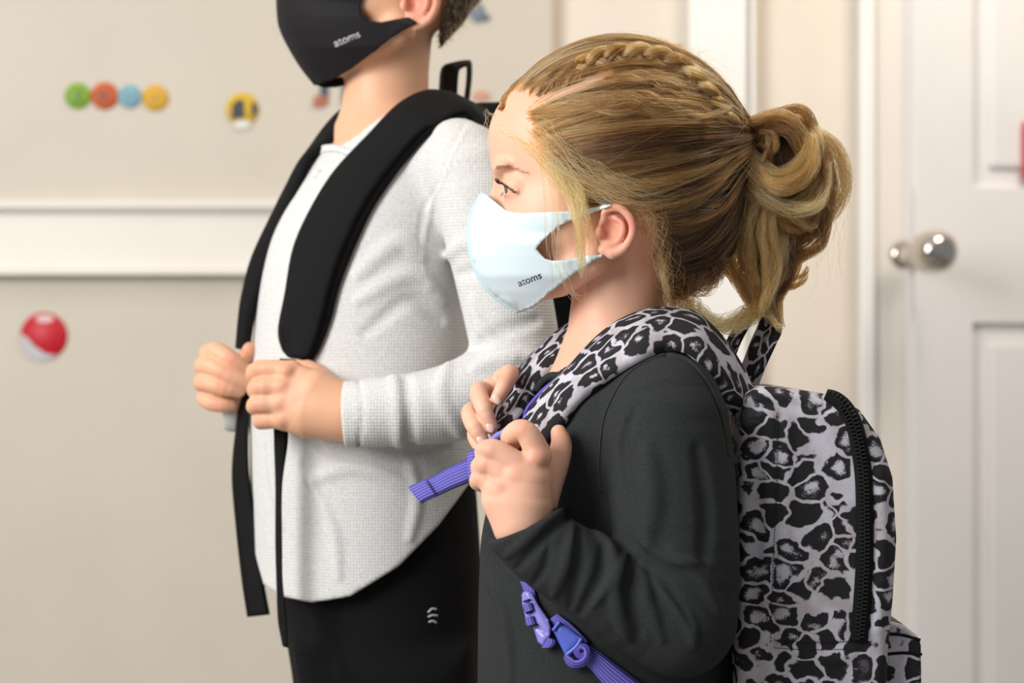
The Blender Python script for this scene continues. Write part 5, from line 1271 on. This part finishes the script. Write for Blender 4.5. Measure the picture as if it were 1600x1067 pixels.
ribbon('webbing', tw([(812, 908), (818, 925), (824, 940)], .002), tw([(834, 912), (838, 928), (842, 944)], .002), .002, PURP, bagG, n=14, m=5)
bc = slab('side_buckle', [(815, 929), (818, 924), (826, 923), (832, 927), (840, 942), (849, 956), (857, 968), (861, 982), (860, 992), (855, 1002), (848, 1010), (840, 1003), (836, 990), (832, 978), (824, 974), (820, 962), (816, 945)], .006, .004, PLAST, bagG, 3, .003)
bc['label'] = 'lilac side-release buckle'
for y0, x0 in ((944, 817), (965, 820)):
    A_ = tw([(x0, y0), (x0+1, y0+8), (x0+3, y0+13)], .011); B2 = tw([(x0+13, y0-3), (x0+15, y0+4), (x0+17, y0+9)], .011); ribbon('webbing_bar', A_, B2, .004, PURP, bc, n=10, m=7)
for y0, x0 in ((939, 817), (957, 821), (978, 829)):
    A_ = tw([(x0, y0), (x0+1, y0+3)], .0098); B2 = tw([(x0+11, y0-4), (x0+12, y0-1)], .0098); ribbon('slot', A_, B2, .002, M('slot_shadow', (.01, .01, .04), .8), bc, n=4, m=3)
A_ = tw([(846, 1012), (850, 1006), (856, 996)], .007); B2 = tw([(862, 1012), (868, 1006), (868, 1000)], .007); ribbon('webbing', A_, B2, .004, PURP, bagG, n=10, m=7)
A_ = tw([(858, 968), (880, 995), (905, 1022)], .003); B2 = tw([(872, 958), (895, 975), (920, 1000)], .003); ribbon('webbing', A_, B2, .002, PURP, bagG, n=14, m=5)
sl = slab('webbing_clasp', [(864, 985), (875, 971), (909, 996), (905, 1006), (896, 1016), (884, 1024), (880, 1018), (872, 1002)], .006, .003, PLASTB, bagG, 3, .002); sl['label'] = 'blue plastic strap clasp'
tube('clasp_rim', tw([(909, 997), (900, 1011), (884, 1024)], .010), .0016, PLASTB, sl, 16, 8); tube('clasp_rim', tw([(875, 971), (864, 985)], .009), .0014, PLASTB, sl, 8, 8)
th_ = np.linspace(0, 2.6*2*np.pi, 40); spi = [(910+(5+7*i/39)*math.cos(a_), 1017+(5+7*i/39)*math.sin(a_)) for i, a_ in enumerate(th_)]
A_ = tw([(884, 1030), (888, 1040), (898, 1044), (914, 1040), (924, 1026), (920, 1010), (906, 1004)], .006); B2 = tw([(884, 1022), (893, 1028), (899, 1032), (908, 1030), (914, 1022), (912, 1014), (906, 1012)], .012)
ribbon('rolled_webbing', A_, B2, .004, PURP, bagG, n=40, m=7)
tube('rolled_webbing', tw(spi, .010), .0014, PIPE, bagG, 0, 6)
A_ = tw([(908, 1000), (940, 1020), (975, 1046), (1012, 1074), (1060, 1110)], .004); B2 = tw([(905, 1032), (922, 1046), (942, 1070), (975, 1100), (1030, 1140)], .004)
wl = ribbon('webbing', A_, B2, .0022, PURP, bagG, n=60, m=5); wl['label'] = 'wide purple webbing running down to the bag'
